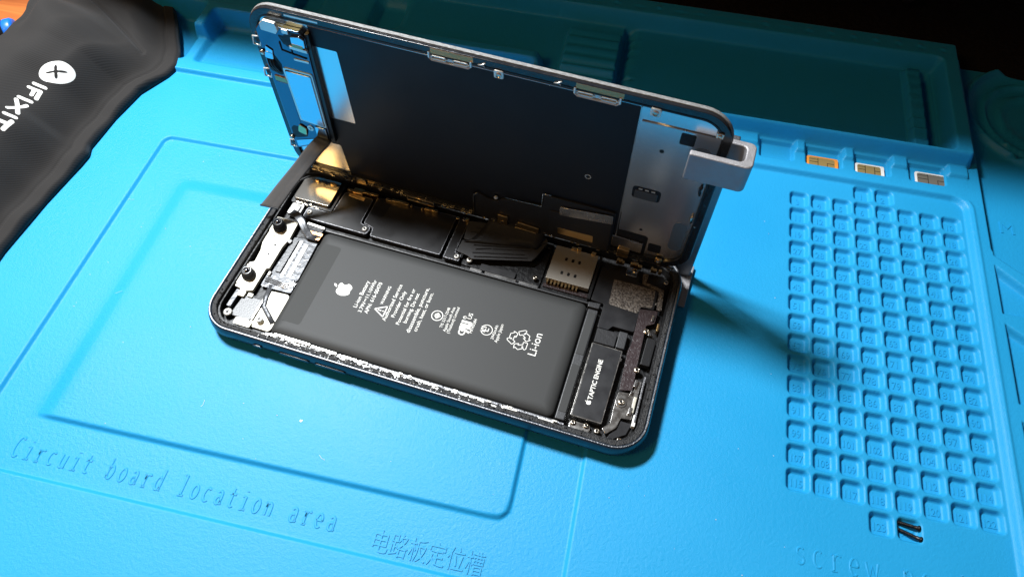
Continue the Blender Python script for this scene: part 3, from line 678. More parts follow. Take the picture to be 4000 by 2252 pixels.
# translucent sensor ribbon from the display end to the camera bracket
def ribbon(name, path3, wvec, m, parent, thick=.02, ridges=0):
    v = []; f = []; n = len(path3); cols = 9
    P = [Vector(p) for p in path3]
    for i, p in enumerate(P):
        wv = Vector(wvec[i]) if isinstance(wvec[0], (tuple, list, Vector)) else Vector(wvec)
        d = (P[min(i + 1, n - 1)] - P[max(i - 1, 0)]).normalized(); nn = d.cross(wv).normalized()
        for k in range(cols):
            u = k / (cols - 1); rr_z = ridges * (1 if k in (3, 6) else 0)
            v.append(p + wv * u + nn * rr_z)
        for k in range(cols):
            u = k / (cols - 1); v.append(p + wv * u - nn * thick)
    for i in range(n - 1):
        a, b = i * 2 * cols, (i + 1) * 2 * cols
        for k in range(cols - 1):
            f.append((a + k, a + k + 1, b + k + 1, b + k)); f.append((a + cols + k, b + cols + k, b + cols + k + 1, a + cols + k + 1))
        f.append((a, b, b + cols, a + cols)); f.append((a + cols - 1, a + 2 * cols - 1, b + 2 * cols - 1, b + cols - 1))
    f.append(tuple(range(cols)) + tuple(range(2 * cols - 1, cols - 1, -1)))
    q = (n - 1) * 2 * cols; f.append(tuple(q + i for i in range(cols)) + tuple(q + i for i in range(2 * cols - 1, cols - 1, -1)))
    return finish(name, v, f, m, parent, smooth=True)
ribbon('sensor_ribbon', [(-6.75, 1.35, .62), (-6.45, 1.22, .72), (-6.15, 1.0, .72), (-5.9, .75, .62), (-5.7, .62, .5), (-5.35, .62, .46)], (.12, .24, .02), gf, phone, .01, .006)

# ---- near-side strip with flaked glue
ns = MB().box(-5.2, 5.0, -3.40, -3.335, .26, .62).build('side_frame_strip', M['edge'], phone, bevel=.01)
v = []; f = []
xs = np.arange(-5.3, 2.6, .045); 
for i, x in enumerate(xs):
    for j, y in enumerate(np.arange(-3.66, -3.40, .04)):
        v.append((x, y, .70 + random.uniform(-.03, .035)))
nj = len(np.arange(-3.66, -3.40, .04))
for i in range(len(xs) - 1):
    for j in range(nj - 1): a = i * nj + j; f.append((a, a + nj, a + nj + 1, a + 1))
ar = finish('adhesive_residue', v, f, M['residue'], phone, smooth=True); ar['kind'] = 'stuff'
blobs = MB()
for k in range(42):
    x = -5.1 + 10.0 * random.random() ** 1.7; y = -3.44 + random.uniform(-.10, .05); l = random.uniform(.05, .22)
    blobs.prism(fillet([(x, y), (x + l, y + random.uniform(-.01, .01)), (x + l, y + .055), (x, y + .055)], .025, 2), .60, .72 + random.uniform(0, .03))
o = blobs.build('bare_contact_patches', M['white'], phone, bevel=.01); o['kind'] = 'stuff'
o.data.materials[0] = M['wscrew']
for a, b, y in ((-4.85, -3.55, -3.33), (-3.5, -2.6, -3.36), (-2.5, -1.5, -3.38), (-.9, -.4, -3.42), (.2, .9, -3.42), (1.8, 2.2, -3.42), (3.0, 3.5, -3.42), (4.2, 4.7, -3.44)):
    MB().box(a, b, y - .05, y + .04, .55, .70).build('contact_rail', M['wscrew'], phone, bevel=.015)
# gritty lumps of glue around the rim
gl = MB()
for k in range(260):
    t = random.random() * 2 * (15 + 7.5); side = random.random()
    if side < .45: x, y = random.uniform(-6.8, 6.8), -W2 + random.uniform(.14, .42)
    elif side < .7: x, y = L2 - random.uniform(.12, .40), random.uniform(-3.0, 2.9)
    elif side < .9: x, y = -L2 + random.uniform(.12, .36), random.uniform(-3.0, 2.9)
    else:
        a = random.uniform(180, 360) * math.pi / 180; cx = (L2 - R0) * (1 if math.cos(a) > 0 else -1); rr0 = R0 - random.uniform(.12, .42)
        x, y = cx + rr0 * math.cos(a), -W2 + R0 + rr0 * math.sin(a)
    s_ = random.uniform(.012, .04); gl.add([(x - s_, y, .735), (x, y - s_, .735), (x + s_, y, .735), (x, y + s_, .735), (x + s_ * .3, y, .735 + s_ * .9)], [(0, 1, 4), (1, 2, 4), (2, 3, 4), (3, 0, 4), (3, 2, 1, 0)])
o = gl.build('glue_crumbs', M['rim'], phone); o['kind'] = 'stuff'
# far-side bits along the hinge line
fs = MB()
for k in range(44):
    x = -6.7 + 13.4 * random.random(); l = random.uniform(.06, .3); fs.prism(fillet([(x, 3.12), (x + l, 3.12), (x + l, 3.22), (x, 3.22)], .02, 2), .40, .55 + random.uniform(0, .1))
fs.build('hinge_side_fittings', M['gold'], phone, bevel=.01)['kind'] = 'stuff'  # gold colour stands in for the warm light falling on these fittings
plate('hinge_bracket', [(-5.0, 3.05), (-4.6, 3.05), (-4.6, 3.3), (-5.0, 3.3)], .50, .60, M['gold'], phone, .02, .03)
plate('copper_strip', [(-5.1, 2.9), (-4.45, 2.83), (-4.45, 2.98), (-5.1, 3.05)], .505, .53, M['gold'], phone, .01, .02)
# black folded flex bundle between the halves
def P3_(u, v_, z): return (*P2(u, v_, z), z)
ribbon('display_flex', [(.35, 3.28, 1.05), (.35, 3.05, .95), (.2, 2.7, .80), (.0, 2.3, .74), (-.25, 2.14, .72)], [(2.1, .1, 0), (2.1, .1, 0), (2.2, .15, 0), (2.3, .3, 0), (2.4, .5, 0)], M['flex'], phone, .04, .006)
def sheet3(name, pts, thick, m, parent):
    n = len(pts); v = [tuple(p) for p in pts] + [(x, y, z - thick) for x, y, z in pts]
    return finish(name, v, [tuple(range(n)), tuple(range(n, 2 * n))[::-1]] + [(i, (i + 1) % n, n + (i + 1) % n, n + i) for i in range(n)], m, parent, bevel=.01)
fu = sheet3('display_flex', [P3_(*q) for q in ((1834, 862, .80), (1820, 893, .74), (1812, 931, .70), (1840, 939, .70), (2070, 957, .72), (2141, 945, .74), (2120, 900, .84))], .05, M['matflex'], phone)
fl_ = sheet3('display_flex', [P3_(*q) for q in ((1806, 936, .66), (1783, 979, .62), (1824, 996, .62), (1841, 1010, .61), (2076, 1019, .62), (2096, 1003, .63), (2141, 948, .69), (2068, 962, .68))], .05, M['matflex'], phone)
for a, b in (((1850, 925, .725), (1904, 926, .725)), ((1858, 972, .66), (1920, 970, .66)), ((1925, 972, .66), (2075, 980, .66)), ((1845, 985, .65), (2050, 995, .65)), ((1850, 955, .675), (2060, 970, .68)), ((1850, 1000, .645), (2060, 1008, .65)), ((1840, 905, .74), (2060, 925, .76)), ((1860, 890, .77), (2080, 910, .79))):
    MB().tube([P3_(*a), P3_(*b)], .014, 5).build('flex_crease', M['flex'], fl_ if a[1] > 940 else fu)
plate('flex_clip', [(-.36, 2.6), (-.08, 2.6), (-.08, 2.9), (-.36, 2.9)], .50, .60, M['gold'], phone, .02, .03)
plate('latch_screw_tab', [(5.55, 2.72), (5.95, 2.72), (5.95, 3.02), (5.55, 3.02)], .42, .48, M['steel'], phone, .02, .06)

# ------------------------------------------------------------------ display half, standing upright
az, tilt, rl = -0.118708, 1.575656, 0.0071855
ex0 = Vector((math.cos(az), math.sin(az), 0)); side = Vector((-math.sin(az), math.cos(az), 0))
ey0 = side * math.cos(tilt) + Vector((0, 0, 1)) * math.sin(tilt); nrm = ex0.cross(ey0)
ex = ex0 * math.cos(rl) + ey0 * math.sin(rl); ey = -ex0 * math.sin(rl) + ey0 * math.cos(rl)
DM = Matrix(((ex.x, ey.x, nrm.x, -4.28187), (ex.y, ey.y, nrm.y, 15.86596), (ex.z, ey.z, nrm.z, .94239), (0, 0, 0, 1)))
RM = Matrix.Translation(phone.location) @ Matrix.Rotation(PA, 4, 'Z')
DL, DW = 7.407, 7.10
def drr(i, seg=8): return rrect(-DL + i, DL - i, i, DW - i, max(.95 - i, .12), seg)
disp = MB().prism(drr(0), -.13, .0).build('display_panel', M['glassedge'], phone, bevel=.02)
disp.matrix_local = RM.inverted() @ DM
disp['label'] = 'display half standing on edge, inner side facing out'
MB().ring(drr(.03), drr(.28), .0, .11).build('display_frame', M['bframe'], disp, bevel=.02)
MB().ring(drr(.25), drr(.30), .10, .13).build('frame_bead', M['black'], disp)
sheet = MB().prism(drr(.275), .0, .045).build('back_plate', M['plate'], disp)
# black sheet with two window cut-outs left of it
plate('graphite_sheet', [(-4.47, 3.02), (-5.9, 3.02), (-5.9, 1.73), (-5.30, 1.73), (-5.20, .28), (4.80, .28), (4.80, 6.70), (-5.33, 6.72), (-5.33, 5.99), (-4.52, 5.99)], .045, .056, M['graph'], disp, 0, .06)
o = MB()
for i in range(4):
    pass
plate('sheet_edge', [(4.80, .28), (4.84, .28), (4.84, 6.70), (4.80, 6.70)], .045, .064, M['steel'], disp, 0)
MB().tube([(-5.3, 6.76, .09), (4.2, 6.74, .09)], .03, 8).build('edge_wire', M['steel'], disp, smooth=True)
MB().tube([(4.9, 6.24, .06), (6.96, 6.26, .06)], .025, 8).build('weld_bead', M['steel'], disp, smooth=True)
# clips and tabs on the long edge
def slotclip(x0, x1, y):
    b = MB(); r_ = .035
    b.tube([(x0, y + .16, .12), (x0, y - .02, .13), (x0 + .08, y - .09, .13), (x1 - .08, y - .09, .13), (x1, y - .02, .13), (x1, y + .16, .12)], r_, 8)
    mid = (x0 + x1) / 2
    for a, c in ((x0 + .07, mid - .09), (mid + .09, x1 - .07)):
        b.tube([(a, y + .02, .14), (a + .05, y + .07, .14), (c - .05, y + .07, .14), (c, y + .02, .14), (c - .05, y - .03, .14), (a + .05, y - .03, .14)], .022, 6, closed=True)
    b.box(x0, x1, y - .05, y + .12, .06, .115)
    return b.build('slotted_clip', M['wscrew'], disp, smooth=False)
slotclip(-1.40, -.12, 6.74); slotclip(2.93, 4.22, 6.72)
def dtab(x, y, s=.15, m='wscrew'):
    t = MB().prism(rrect(x - s, x + s, y - s * .9, y + s, s * .4, 4), .10, .17).build('screw_tab', M[m], disp, bevel=.03)
    MB().lathe(x, y, [(s * .62, .17), (s * .62, .19), (s * .4, .20), (s * .3, .185)], 16).build('screw_head', M['screw'], t)
dtab(.72, 6.70); dtab(5.22, 6.70); dtab(7.03, 6.42, .11, 'screw'); dtab(6.42, .30, .12, 'gold')
for x, y in ((.22, 6.90), (2.45, 6.91)):
    b = MB(); b.tube([(x - .12, y - .04, .12), (x, y, .15), (x + .1, y + .06, .13)], .025, 6); b.tube([(x - .02, y, .12), (x + .08, y - .06, .14)], .02, 6); b.build('spring_finger', M['wscrew'], disp, smooth=True)
plate('copper_tape', [(-1.35, 6.86), (-.05, 6.86), (-.05, 7.04), (-1.35, 7.04)], .11, .116, M['copper'], disp, 0)
plate('copper_tape', [(2.95, 6.86), (4.3, 6.86), (4.3, 7.04), (2.95, 7.04)], .11, .116, M['copper'], disp, 0)
plate('edge_label', [(-6.0, 6.93), (-4.9, 6.93), (-4.9, 6.99), (-6.0, 6.99)], .11, .118, M['wscrew'], disp, 0)
# openings and marks on the steel
def dark(poly, name='opening'): return plate(name, poly, .040, .0475, M['cavity'], disp, 0, .06)
dark([(6.03, 5.70), (6.45, 5.70), (6.45, 6.14), (6.03, 6.14)]); dark([(5.96, .56), (6.40, .56), (6.38, 1.0), (5.95, 1.0)])
for x, y, r_ in ((5.62, 5.25, .07), (5.59, 1.56, .055)): MB().cyl(x, y, r_, .04, .048, 16).build('pin_hole', M['cavity'], disp)
MB().ring([(3.61 + .105 * math.cos(k * .314), 3.43 + .105 * math.sin(k * .314)) for k in range(20)], [(3.61 + .065 * math.cos(k * .314), 3.43 + .065 * math.sin(k * .314)) for k in range(20)], .05, .064).build('ring_eyelet', M['steel'], disp)
pill = plate('recess', [(5.04, 3.04), (5.93, 3.04), (5.93, 3.58), (5.04, 3.58)], .040, .048, M['cavity'], disp, 0, .14)
plate('chip', [(5.12, 3.08), (5.84, 3.08), (5.84, 3.42), (5.12, 3.42)], .046, .085, M['barrel'], disp, .015, .06)
for k in range(3): MB().box(5.22 + k * .2, 5.34 + k * .2, 3.47, 3.51, .046, .07).build('chip_pad', M['wscrew'], disp)
plate('oval_mark', rrect(6.56, 7.0, .95, 2.40, .21), .045, .0475, M['barrel'], disp, 0); bpy.data.objects['oval_mark'].data.materials[0] = mat('dull_oval_film', (.30, .29, .28), .38, .9)
plate('oval_mark', rrect(6.45, 7.0, 5.0, 5.75, .25), .045, .0475, bpy.data.materials['dull_oval_film'], disp, 0)
b = MB(); b.tube([(7.04, 2.6, .08), (7.0, 2.75, .12), (7.04, 2.95, .1)], .04, 6); b.tube([(7.1, 2.45, .08), (7.22, 2.46, .1)], .03, 6); b.build('spring_contact', M['screw'], disp, smooth=True)
b = MB(); b.tube([(7.02, 3.9, .08), (6.98, 4.1, .12), (7.02, 4.3, .1)], .04, 6); b.build('spring_contact', M['black'], disp, smooth=True)
# flex connectors along the lower edge
dark([(4.55, .28), (5.88, .28), (5.90, 1.22), (5.80, 1.30), (4.86, 1.30), (4.86, 2.2), (4.55, 2.2)], 'notch')
plate('connector_plate', [(4.72, .40), (5.78, .40), (5.78, .92), (4.72, .98)], .06, .12, M['steel'], disp, .012, .03)
plate('gold_clip', [(4.98, .00), (5.38, .00), (5.40, .42), (4.98, .44)], .12, .20, M['gold'], disp, .02, .04)
MB().tube([(4.98, .22, .20), (5.40, .22, .20)], .018, 6).build('clip_fold', M['cavity'], disp)
fx = plate('flex_board', [(-.28, .05), (-.28, 1.12), (-.1, 1.28), (.3, 1.10), (.62, 1.12), (.75, 1.30), (2.22, 1.50), (2.24, 2.10), (4.70, 2.12), (4.72, .10)], .06, .14, M['flex'], disp, .015, .1)
MB().tube([(-.28, .1, .15), (-.28, 1.14, .15), (-.12, 1.30, .15)], .035, 6).build('flex_edge', M['barrel'], disp, smooth=True)
MB().tube([(.9, 1.44, .15), (2.20, 1.50, .15), (2.22, 2.16, .15), (2.5, 2.18, .15)], .022, 6).build('flex_edge', M['steel'], disp, smooth=True)
MB().cyl(.55, 1.30, .07, .1, .18, 14).build('round_stop', M['wscrew'], disp, bevel=.02)
plate('display_flex_band', [(2.5, .12), (4.66, .12), (4.66, 1.66), (2.5, 1.44)], .14, .19, M['brown'], disp, .02, .04)
bpy.data.objects['display_flex_band'].data.materials[0] = M['flex']
plate('bright_band', [(2.84, 1.36), (4.66, 1.62), (4.64, 2.03), (2.84, 1.78)], .19, .205, M['steel'], disp, .006, .04)
plate('bright_band', [(2.84, .36), (4.10, .36), (4.08, .72), (2.82, .66)], .19, .205, M['gold'], disp, .006, .06)
for poly in ([(.62, .02), (.98, .02), (1.0, .48), (.62, .48)], [(1.34, .12), (2.14, .05), (2.16, .30), (1.36, .36)], [(1.26, -.12), (2.06, -.20), (2.08, .02), (1.26, .06)]):
    plate('gold_clip', poly, .15, .22, M['gold'], disp, .02, .05)
plate('clip_slot', [(1.45, -.08), (1.95, -.12), (1.95, -.04), (1.45, .0)], .22, .224, M['cavity'], disp, 0)
MB().cyl(.80, .15, .06, .2, .24, 14).build('clip_rivet', M['screw'], disp)
MB().tube([(-2.95, .03, .15), (-1.9, .01, .15), (-1.88, -.18, .15), (-2.93, -.16, .15)], .03, 6, closed=True).build('slotted_clip', M['gold'], disp, smooth=True)
plate('small_tab', [(-4.95, -.02), (-4.55, -.02), (-4.55, .25), (-4.95, .25)], .12, .17, M['barrel'], disp, .015, .03)
MB().box(-7.0, 7.0, -.02, .06, .06, .13).build('lower_edge_trim', M['black'], disp, bevel=.02)
sb2 = MB()
for k in range(60):
    x = random.uniform(-6.8, 6.8); y = random.uniform(-.06, .1); s_ = random.uniform(.02, .09); sb2.box(x, x + s_ * 2, y, y + .03, .12, .15 + random.random() * .04)
sb2.build('edge_fittings', M['screw'], disp, bevel=.006)['kind'] = 'stuff'
# earpiece and sensor module at the top end of the display (left)
em = plate('earpiece_module', [(-7.10, 1.15), (-6.55, 1.45), (-5.52, 1.98), (-5.50, 2.2), (-5.40, 6.35), (-5.55, 6.55), (-6.9, 6.55), (-7.10, 6.30)], .045, .24, M['navy'], disp, .03, .12)
plate('module_side', [(-5.52, 1.98), (-5.36, 2.0), (-5.28, 6.5), (-5.42, 6.5)], .045, .20, M['black'], disp, .02)
es = plate('speaker_shield', [(-6.42, 2.82), (-5.58, 2.72), (-5.56, 4.90), (-6.46, 4.92)], .24, .30, M['mirror'], em, .02, .06)
plate('small_shield', [(-6.0, 2.10), (-5.58, 2.10), (-5.58, 2.62), (-6.0, 2.62)], .24, .29, M['mirror'], em, .02, .06)
MB().ring(fillet([(-6.50, 2.76), (-5.52, 2.66), (-5.50, 4.98), (-6.54, 5.0)], .08), fillet([(-6.44, 2.80), (-5.57, 2.70), (-5.55, 4.93), (-6.48, 4.95)], .08), .24, .27).build('shield_rim', M['wscrew'], em)
MB().lathe(-6.2, 2.45, [(.12, .24), (.12, .265), (.02, .267)], 18).build('screw', M['wscrew'], em)
for a in ((-6.28, -6.12, 2.44, 2.46), (-6.21, -6.19, 2.37, 2.53)): MB().box(*a, .266, .270).build('screw_slot', M['cavity'], em)
plate('module_notch', [(-7.02, 1.72), (-6.45, 1.95), (-6.35, 2.2), (-6.6, 2.35), (-6.9, 2.35), (-7.02, 2.2)], .24, .247, M['cavity'], em, 0, .12)
plate('module_foil', [(-6.75, 2.15), (-6.4, 2.05), (-6.35, 2.4), (-6.62, 2.55)], .25, .30, M['gold'], em, .03, .1)
plate('lower_foil', [(-6.98, 1.3), (-6.0, 1.80), (-6.0, 2.02), (-6.98, 1.62)], .24, .26, M['mirror'], em, .02, .05)
plate('module_notch', [(-7.05, 4.75), (-6.60, 4.62), (-6.55, 5.1), (-6.72, 5.45), (-7.0, 5.5)], .24, .247, M['cavity'], em, 0, .12)
plate('module_foil', [(-7.06, 5.25), (-6.75, 5.25), (-6.72, 5.50), (-7.0, 5.55)], .25, .29, M['mirror'], em, .03, .08)
for k in range(3): MB().tube([(-7.0 + k * .1, 5.3, .26), (-6.95 + k * .1, 5.0, .32), (-6.85 + k * .1, 4.78, .27)], .028, 6).build('coil_wire', M['black'], em, smooth=True)
plate('copper_strip', [(-6.95, 4.38), (-6.52, 4.36), (-6.52, 4.56), (-6.95, 4.58)], .24, .28, M['copper'], em, .01, .02)
plate('dark_film', [(-6.98, 2.6), (-6.55, 2.55), (-6.55, 4.3), (-6.98, 4.32)], .24, .25, M['navy'], em, .004, .03)
plate('module_notch', [(-6.35, 6.28), (-5.9, 6.28), (-5.82, 5.98), (-6.22, 5.95)], .24, .246, M['cavity'], em, 0, .04)
plate('module_notch', [(-6.15, 5.90), (-5.5, 5.85), (-5.5, 6.45), (-5.9, 6.5), (-6.15, 6.3)], .24, .245, M['cavity'], em, 0, .05)
plate('silver_block', [(-6.82, 6.40), (-6.32, 6.36), (-6.22, 6.50), (-6.26, 6.76), (-6.66, 6.78), (-6.82, 6.62)], .24, .34, M['wscrew'], em, .02, .04)
plate('silver_block', [(-6.12, 6.42), (-5.90, 6.42), (-5.90, 6.58), (-6.12, 6.58)], .24, .31, M['wscrew'], em, .02, .03)
plate('foil_clip', [(-5.88, 6.08), (-5.42, 6.05), (-5.40, 6.36), (-5.55, 6.44), (-5.86, 6.38)], .26, .33, M['mirror'], em, .02, .05)
plate('copper_strip', [(-5.86, 6.02), (-5.50, 6.0), (-5.50, 6.12), (-5.86, 6.14)], .33, .336, M['copper'], em, 0)
plate('white_bar', [(-6.0, 5.90), (-5.40, 5.86), (-5.40, 5.98), (-6.0, 6.02)], .24, .32, M['wscrew'], em, .015, .03)
plate('white_bar', [(-6.0, 5.42), (-5.48, 5.42), (-5.48, 5.50), (-6.0, 5.50)], .24, .27, M['wscrew'], em, .01, .02)
MB().tube([(-6.35, 6.02, .25), (-6.35, 5.72, .25), (-6.0, 5.66, .25), (-5.98, 5.98, .25)], .025, 6).build('black_trace', M['cavity'], em, smooth=True)
MB().tube([(-6.0, 5.66, .25), (-5.52, 5.60, .25)], .025, 6).build('black_trace', M['cavity'], em, smooth=True)
def hook(x, y):
    MB().tube([(x + .16, y + .22, .16), (x - .10, y + .20, .20), (x - .16, y - .10, .20), (x + .06, y - .14, .18)], .035, 6, closed=True).build('side_hook', M['wscrew'], em, smooth=True)
hook(-7.22, 5.75); hook(-7.22, 4.5); hook(-7.18, 1.3)
for y in (5.45, 1.75): MB().lathe(-7.10, y, [(.09, .22), (.09, .30), (.05, .33), (.01, .335)], 14).build('screw', M['screw'], em, smooth=True)
plate('blue_film_tab', [(-7.0, 5.40), (-6.78, 5.2), (-6.70, 5.62), (-6.92, 5.75)], .25, .28, M['mirror'], em, .01, .03)
# loose black ribbon cable hanging off the module over the phone edge (coordinates of the phone)
cv = []
def bez(a, b, c, d, n=16):
    a, b, c, d = map(Vector, (a, b, c, d)); return [a * (1 - t) ** 3 + b * 3 * t * (1 - t) ** 2 + c * 3 * t * t * (1 - t) + d * t ** 3 for t in [k / n for k in range(n + 1)]]
def P3(u, v_, z): return (*P2(u, v_, z), z)
Lp = [Vector(P3(*q)) for q in ((1243, 528, 2.95), (1228, 541, 3.02), (1193, 579, 2.86), (1148, 638, 2.42), (1086, 714, 1.83), (1045, 766, 1.45), (1017, 800, 1.22))]
Rp = [Vector(P3(*q)) for q in ((1295, 545, 2.90), (1284, 568, 2.95), (1252, 603, 2.75), (1212, 655, 2.36), (1150, 732, 1.80), (1112, 785, 1.40), (1088, 815, 1.18))]
def densify(P):
    out = []
    for i in range(len(P) - 1):
        a = P[max(i - 1, 0)]; b = P[i]; c = P[i + 1]; d = P[min(i + 2, len(P) - 1)]
        for k in range(4):
            t = k / 4; out.append(.5 * ((2 * b) + (c - a) * t + (2 * a - 5 * b + 4 * c - d) * t * t + (3 * b - a - 3 * c + d) * t ** 3))
    return out + [P[-1]]
Lp, Rp = densify(Lp), densify(Rp)
rc_ = ribbon('loose_ribbon_cable', [tuple(p) for p in Lp], [tuple(b - a) for a, b in zip(Lp, Rp)], M['ribbon'], phone, .03, .004)
MB().tube([tuple(Lp[-1]), tuple(Rp[-1])], .035, 8).build('ribbon_end', M['black'], rc_)

# ------------------------------------------------------------------ aluminium stand holding the display
stand = bpy.data.objects.new('clamp_stand', None); COL.objects.link(stand); stand.matrix_world = DM
tag(stand, 'square aluminium clamp on an upright bar gripping the raised screen corner', 'clamp')
cl = MB(); Y0, Y1 = 5.0, 6.0
o_ = fillet([(6.40, .62), (8.10, .62), (8.10, -.36), (6.55, -.36)], .22, 6)
# U-shaped jaw: thick outline with a slot, extruded along the display's height
outer = [(6.38, .62)] + arc(7.90, .42, .20, .20, 90, 0, 6) + arc(7.90, -.16, .20, .20, 0, -90, 6) + [(6.60, -.36), (6.60, -.17)]
inner_ = [(6.6, -.17)] + arc(7.70, -.05, .14, .12, -90, 0, 5) + arc(7.70, .26, .14, .16, 0, 90, 5) + [(6.38, .42)]
poly = outer + inner_[1:]
n = len(poly); v = [(x, Y0, z) for x, z in poly] + [(x, Y1, z) for x, z in poly]
f = [tuple(range(n)), tuple(range(n, 2 * n))[::-1]] + [(i, (i + 1) % n, n + (i + 1) % n, n + i) for i in range(n)]
finish('clamp_jaw', v, f, M['alu'], stand, bevel=.05, segs=3)
MB().box(6.9, 7.62, -.93, 5.9, -.62, -.37).build('upright_bar', M['bar'], stand, bevel=.04)
MB().box(6.7, 7.72, -.94, -.84, -.9, .9).build('foot_plate', M['alu'], stand, bevel=.03)

# ------------------------------------------------------------------ SIM cards in the mat's slots
def sim(x0, x1, y0, y1, z, border, label, cc, orient=0):
    cm = mat('sim_contact', cc, .42, .45, .5, bump=(8, .2, .01))
    t = MB().prism(fillet([(x0, y0), (x1, y0), (x1, y1), (x0, y1)], .08), z, z + .06).build('sim_card', border, None, bevel=.008)
    tag(t, label, 'sim card', 'sim cards in the mat slots')
    p = plate('contact_pad', [(x0 + .07, y0 + .02), (x1 - .14, y0 + .02), (x1 - .14, y1 - .07), (x0 + .07, y1 - .07)], z + .06, z + .066, cm, t, 0, .1)
    g = MB(); cx = (x0 + x1) / 2; w_ = .012; zz = (z + .066, z + .069)
    g.box(x0 + .1, cx - .18, (y0 + y1) / 2 - w_, (y0 + y1) / 2 + w_, *zz); g.box(cx + .18, x1 - .16, (y0 + y1) / 2 - w_, (y0 + y1) / 2 + w_, *zz)
    g.box(cx - .19, cx - .17, y0 + .04, y1 - .1, *zz); g.box(cx + .17, cx + .19, y0 + .04, (y0 + y1) / 2 + (.2 if orient else .02), *zz); g.box(x0 + .1, cx - .18, y1 - .18, y1 - .165, *zz)
    g.build('contact_gap', M['cavity'], t)
sim(7.47, 8.68, 21.70, 22.34, .06, M['orange'], 'sim card with orange edge and gold contacts in a mat slot', (.50, .34, .12))
sim(9.35, 10.46, 21.72, 22.36, .06, M['white'], 'smaller white sim card in the mat slot between the other two', (.46, .33, .13), orient=1)
sim(11.64, 12.96, 21.72, 22.42, .06, M['white'], 'white sim card with broad border in the slot nearest the mat corner', (.27, .24, .19))

# two long black screws in pocket 124
def long_screw(p, q, label):
    p, q = Vector(p), Vector(q); L_ = (q - p).length
    b = MB(); b.lathe(0, 0, [(.05, 0), (.055, .02), (.05, L_ * .75), (.06, L_ * .78), (.06, L_ * .9), (.09, L_ * .92), (.09, L_ * .99), (.06, L_)], 14)
    for k in range(9): b.lathe(0, 0, [(.05, .03 + k * .045), (.062, .05 + k * .045), (.05, .07 + k * .045)], 14)
    o = b.build('machine_screw', M['blackscrew'], None, smooth=True)
    o.location = p; o.rotation_euler = (q - p).to_track_quat('Z', 'Y').to_euler(); tag(o, label, 'screw', 'screws lying in the last pocket')
qx, qy = PX0 + 4 * PP, PY0 - 15 * PP
long_screw((qx - .29, qy + .22, -.14), (qx + .32, qy + .13, -.05), 'upper of the two long black screws in the bottom pocket')
long_screw((qx - .30, qy + .02, -.15), (qx + .34, qy - .20, -.04), 'lower of the two long black screws in the bottom pocket')

# specks of lint and dust lying about
du = MB(); 
for k in range(170):
    x, y = random.uniform(-19, 13), random.uniform(5, 20)
    if -13 < x < 4 and 7.5 < y < 17.5: continue
    s_ = random.uniform(.010, .028); z = .004 if y > 3.9 and (x > .9 or x < -18.1) else (-.116 if not (-16 < x < -1.2 and 5.8 < y < 15.4) else .004)
    if 6.6 < x < 13.5 and 7 < y < 21.5: continue
    du.add([(x - s_, y, z), (x, y - s_ * .6, z), (x + s_, y, z), (x, y + s_ * .7, z), (x, y, z + s_ * .8)], [(0, 1, 4), (1, 2, 4), (2, 3, 4), (3, 0, 4)])
for k in range(14):
    x, y = random.uniform(-18, 13), random.uniform(3.0, 21)
    if -13 < x < 4 and 7.5 < y < 18: continue
    if 6.6 < x < 13.5 and 7 < y < 21: continue
    z = .012 if x > .9 else (-.105 if not (-16 < x < -1.2 and 5.8 < y < 15.4) else .012)
    if x < -18: continue
    a = random.uniform(0, 6.28); pts = []
    for q in range(6): pts.append((x, y, z)); a += random.uniform(-.6, .6); x += .05 * math.cos(a); y += .05 * math.sin(a)
    du.tube(pts, .004, 4)
d = du.build('dust', M['white'], None); d['kind'] = 'stuff'; d['label'] = 'pale specks of dust on the mat'
fx_ = MB()
fx_.prism([(-8.16, 7.25), (-8.11, 7.22), (-8.075, 7.28), (-8.09, 7.31), (-8.13, 7.285), (-8.155, 7.305)], .002, .012)
tag(fx_.build('paint_fleck', M['white']), 'tiny white fleck on the panel below the phone', 'fleck')

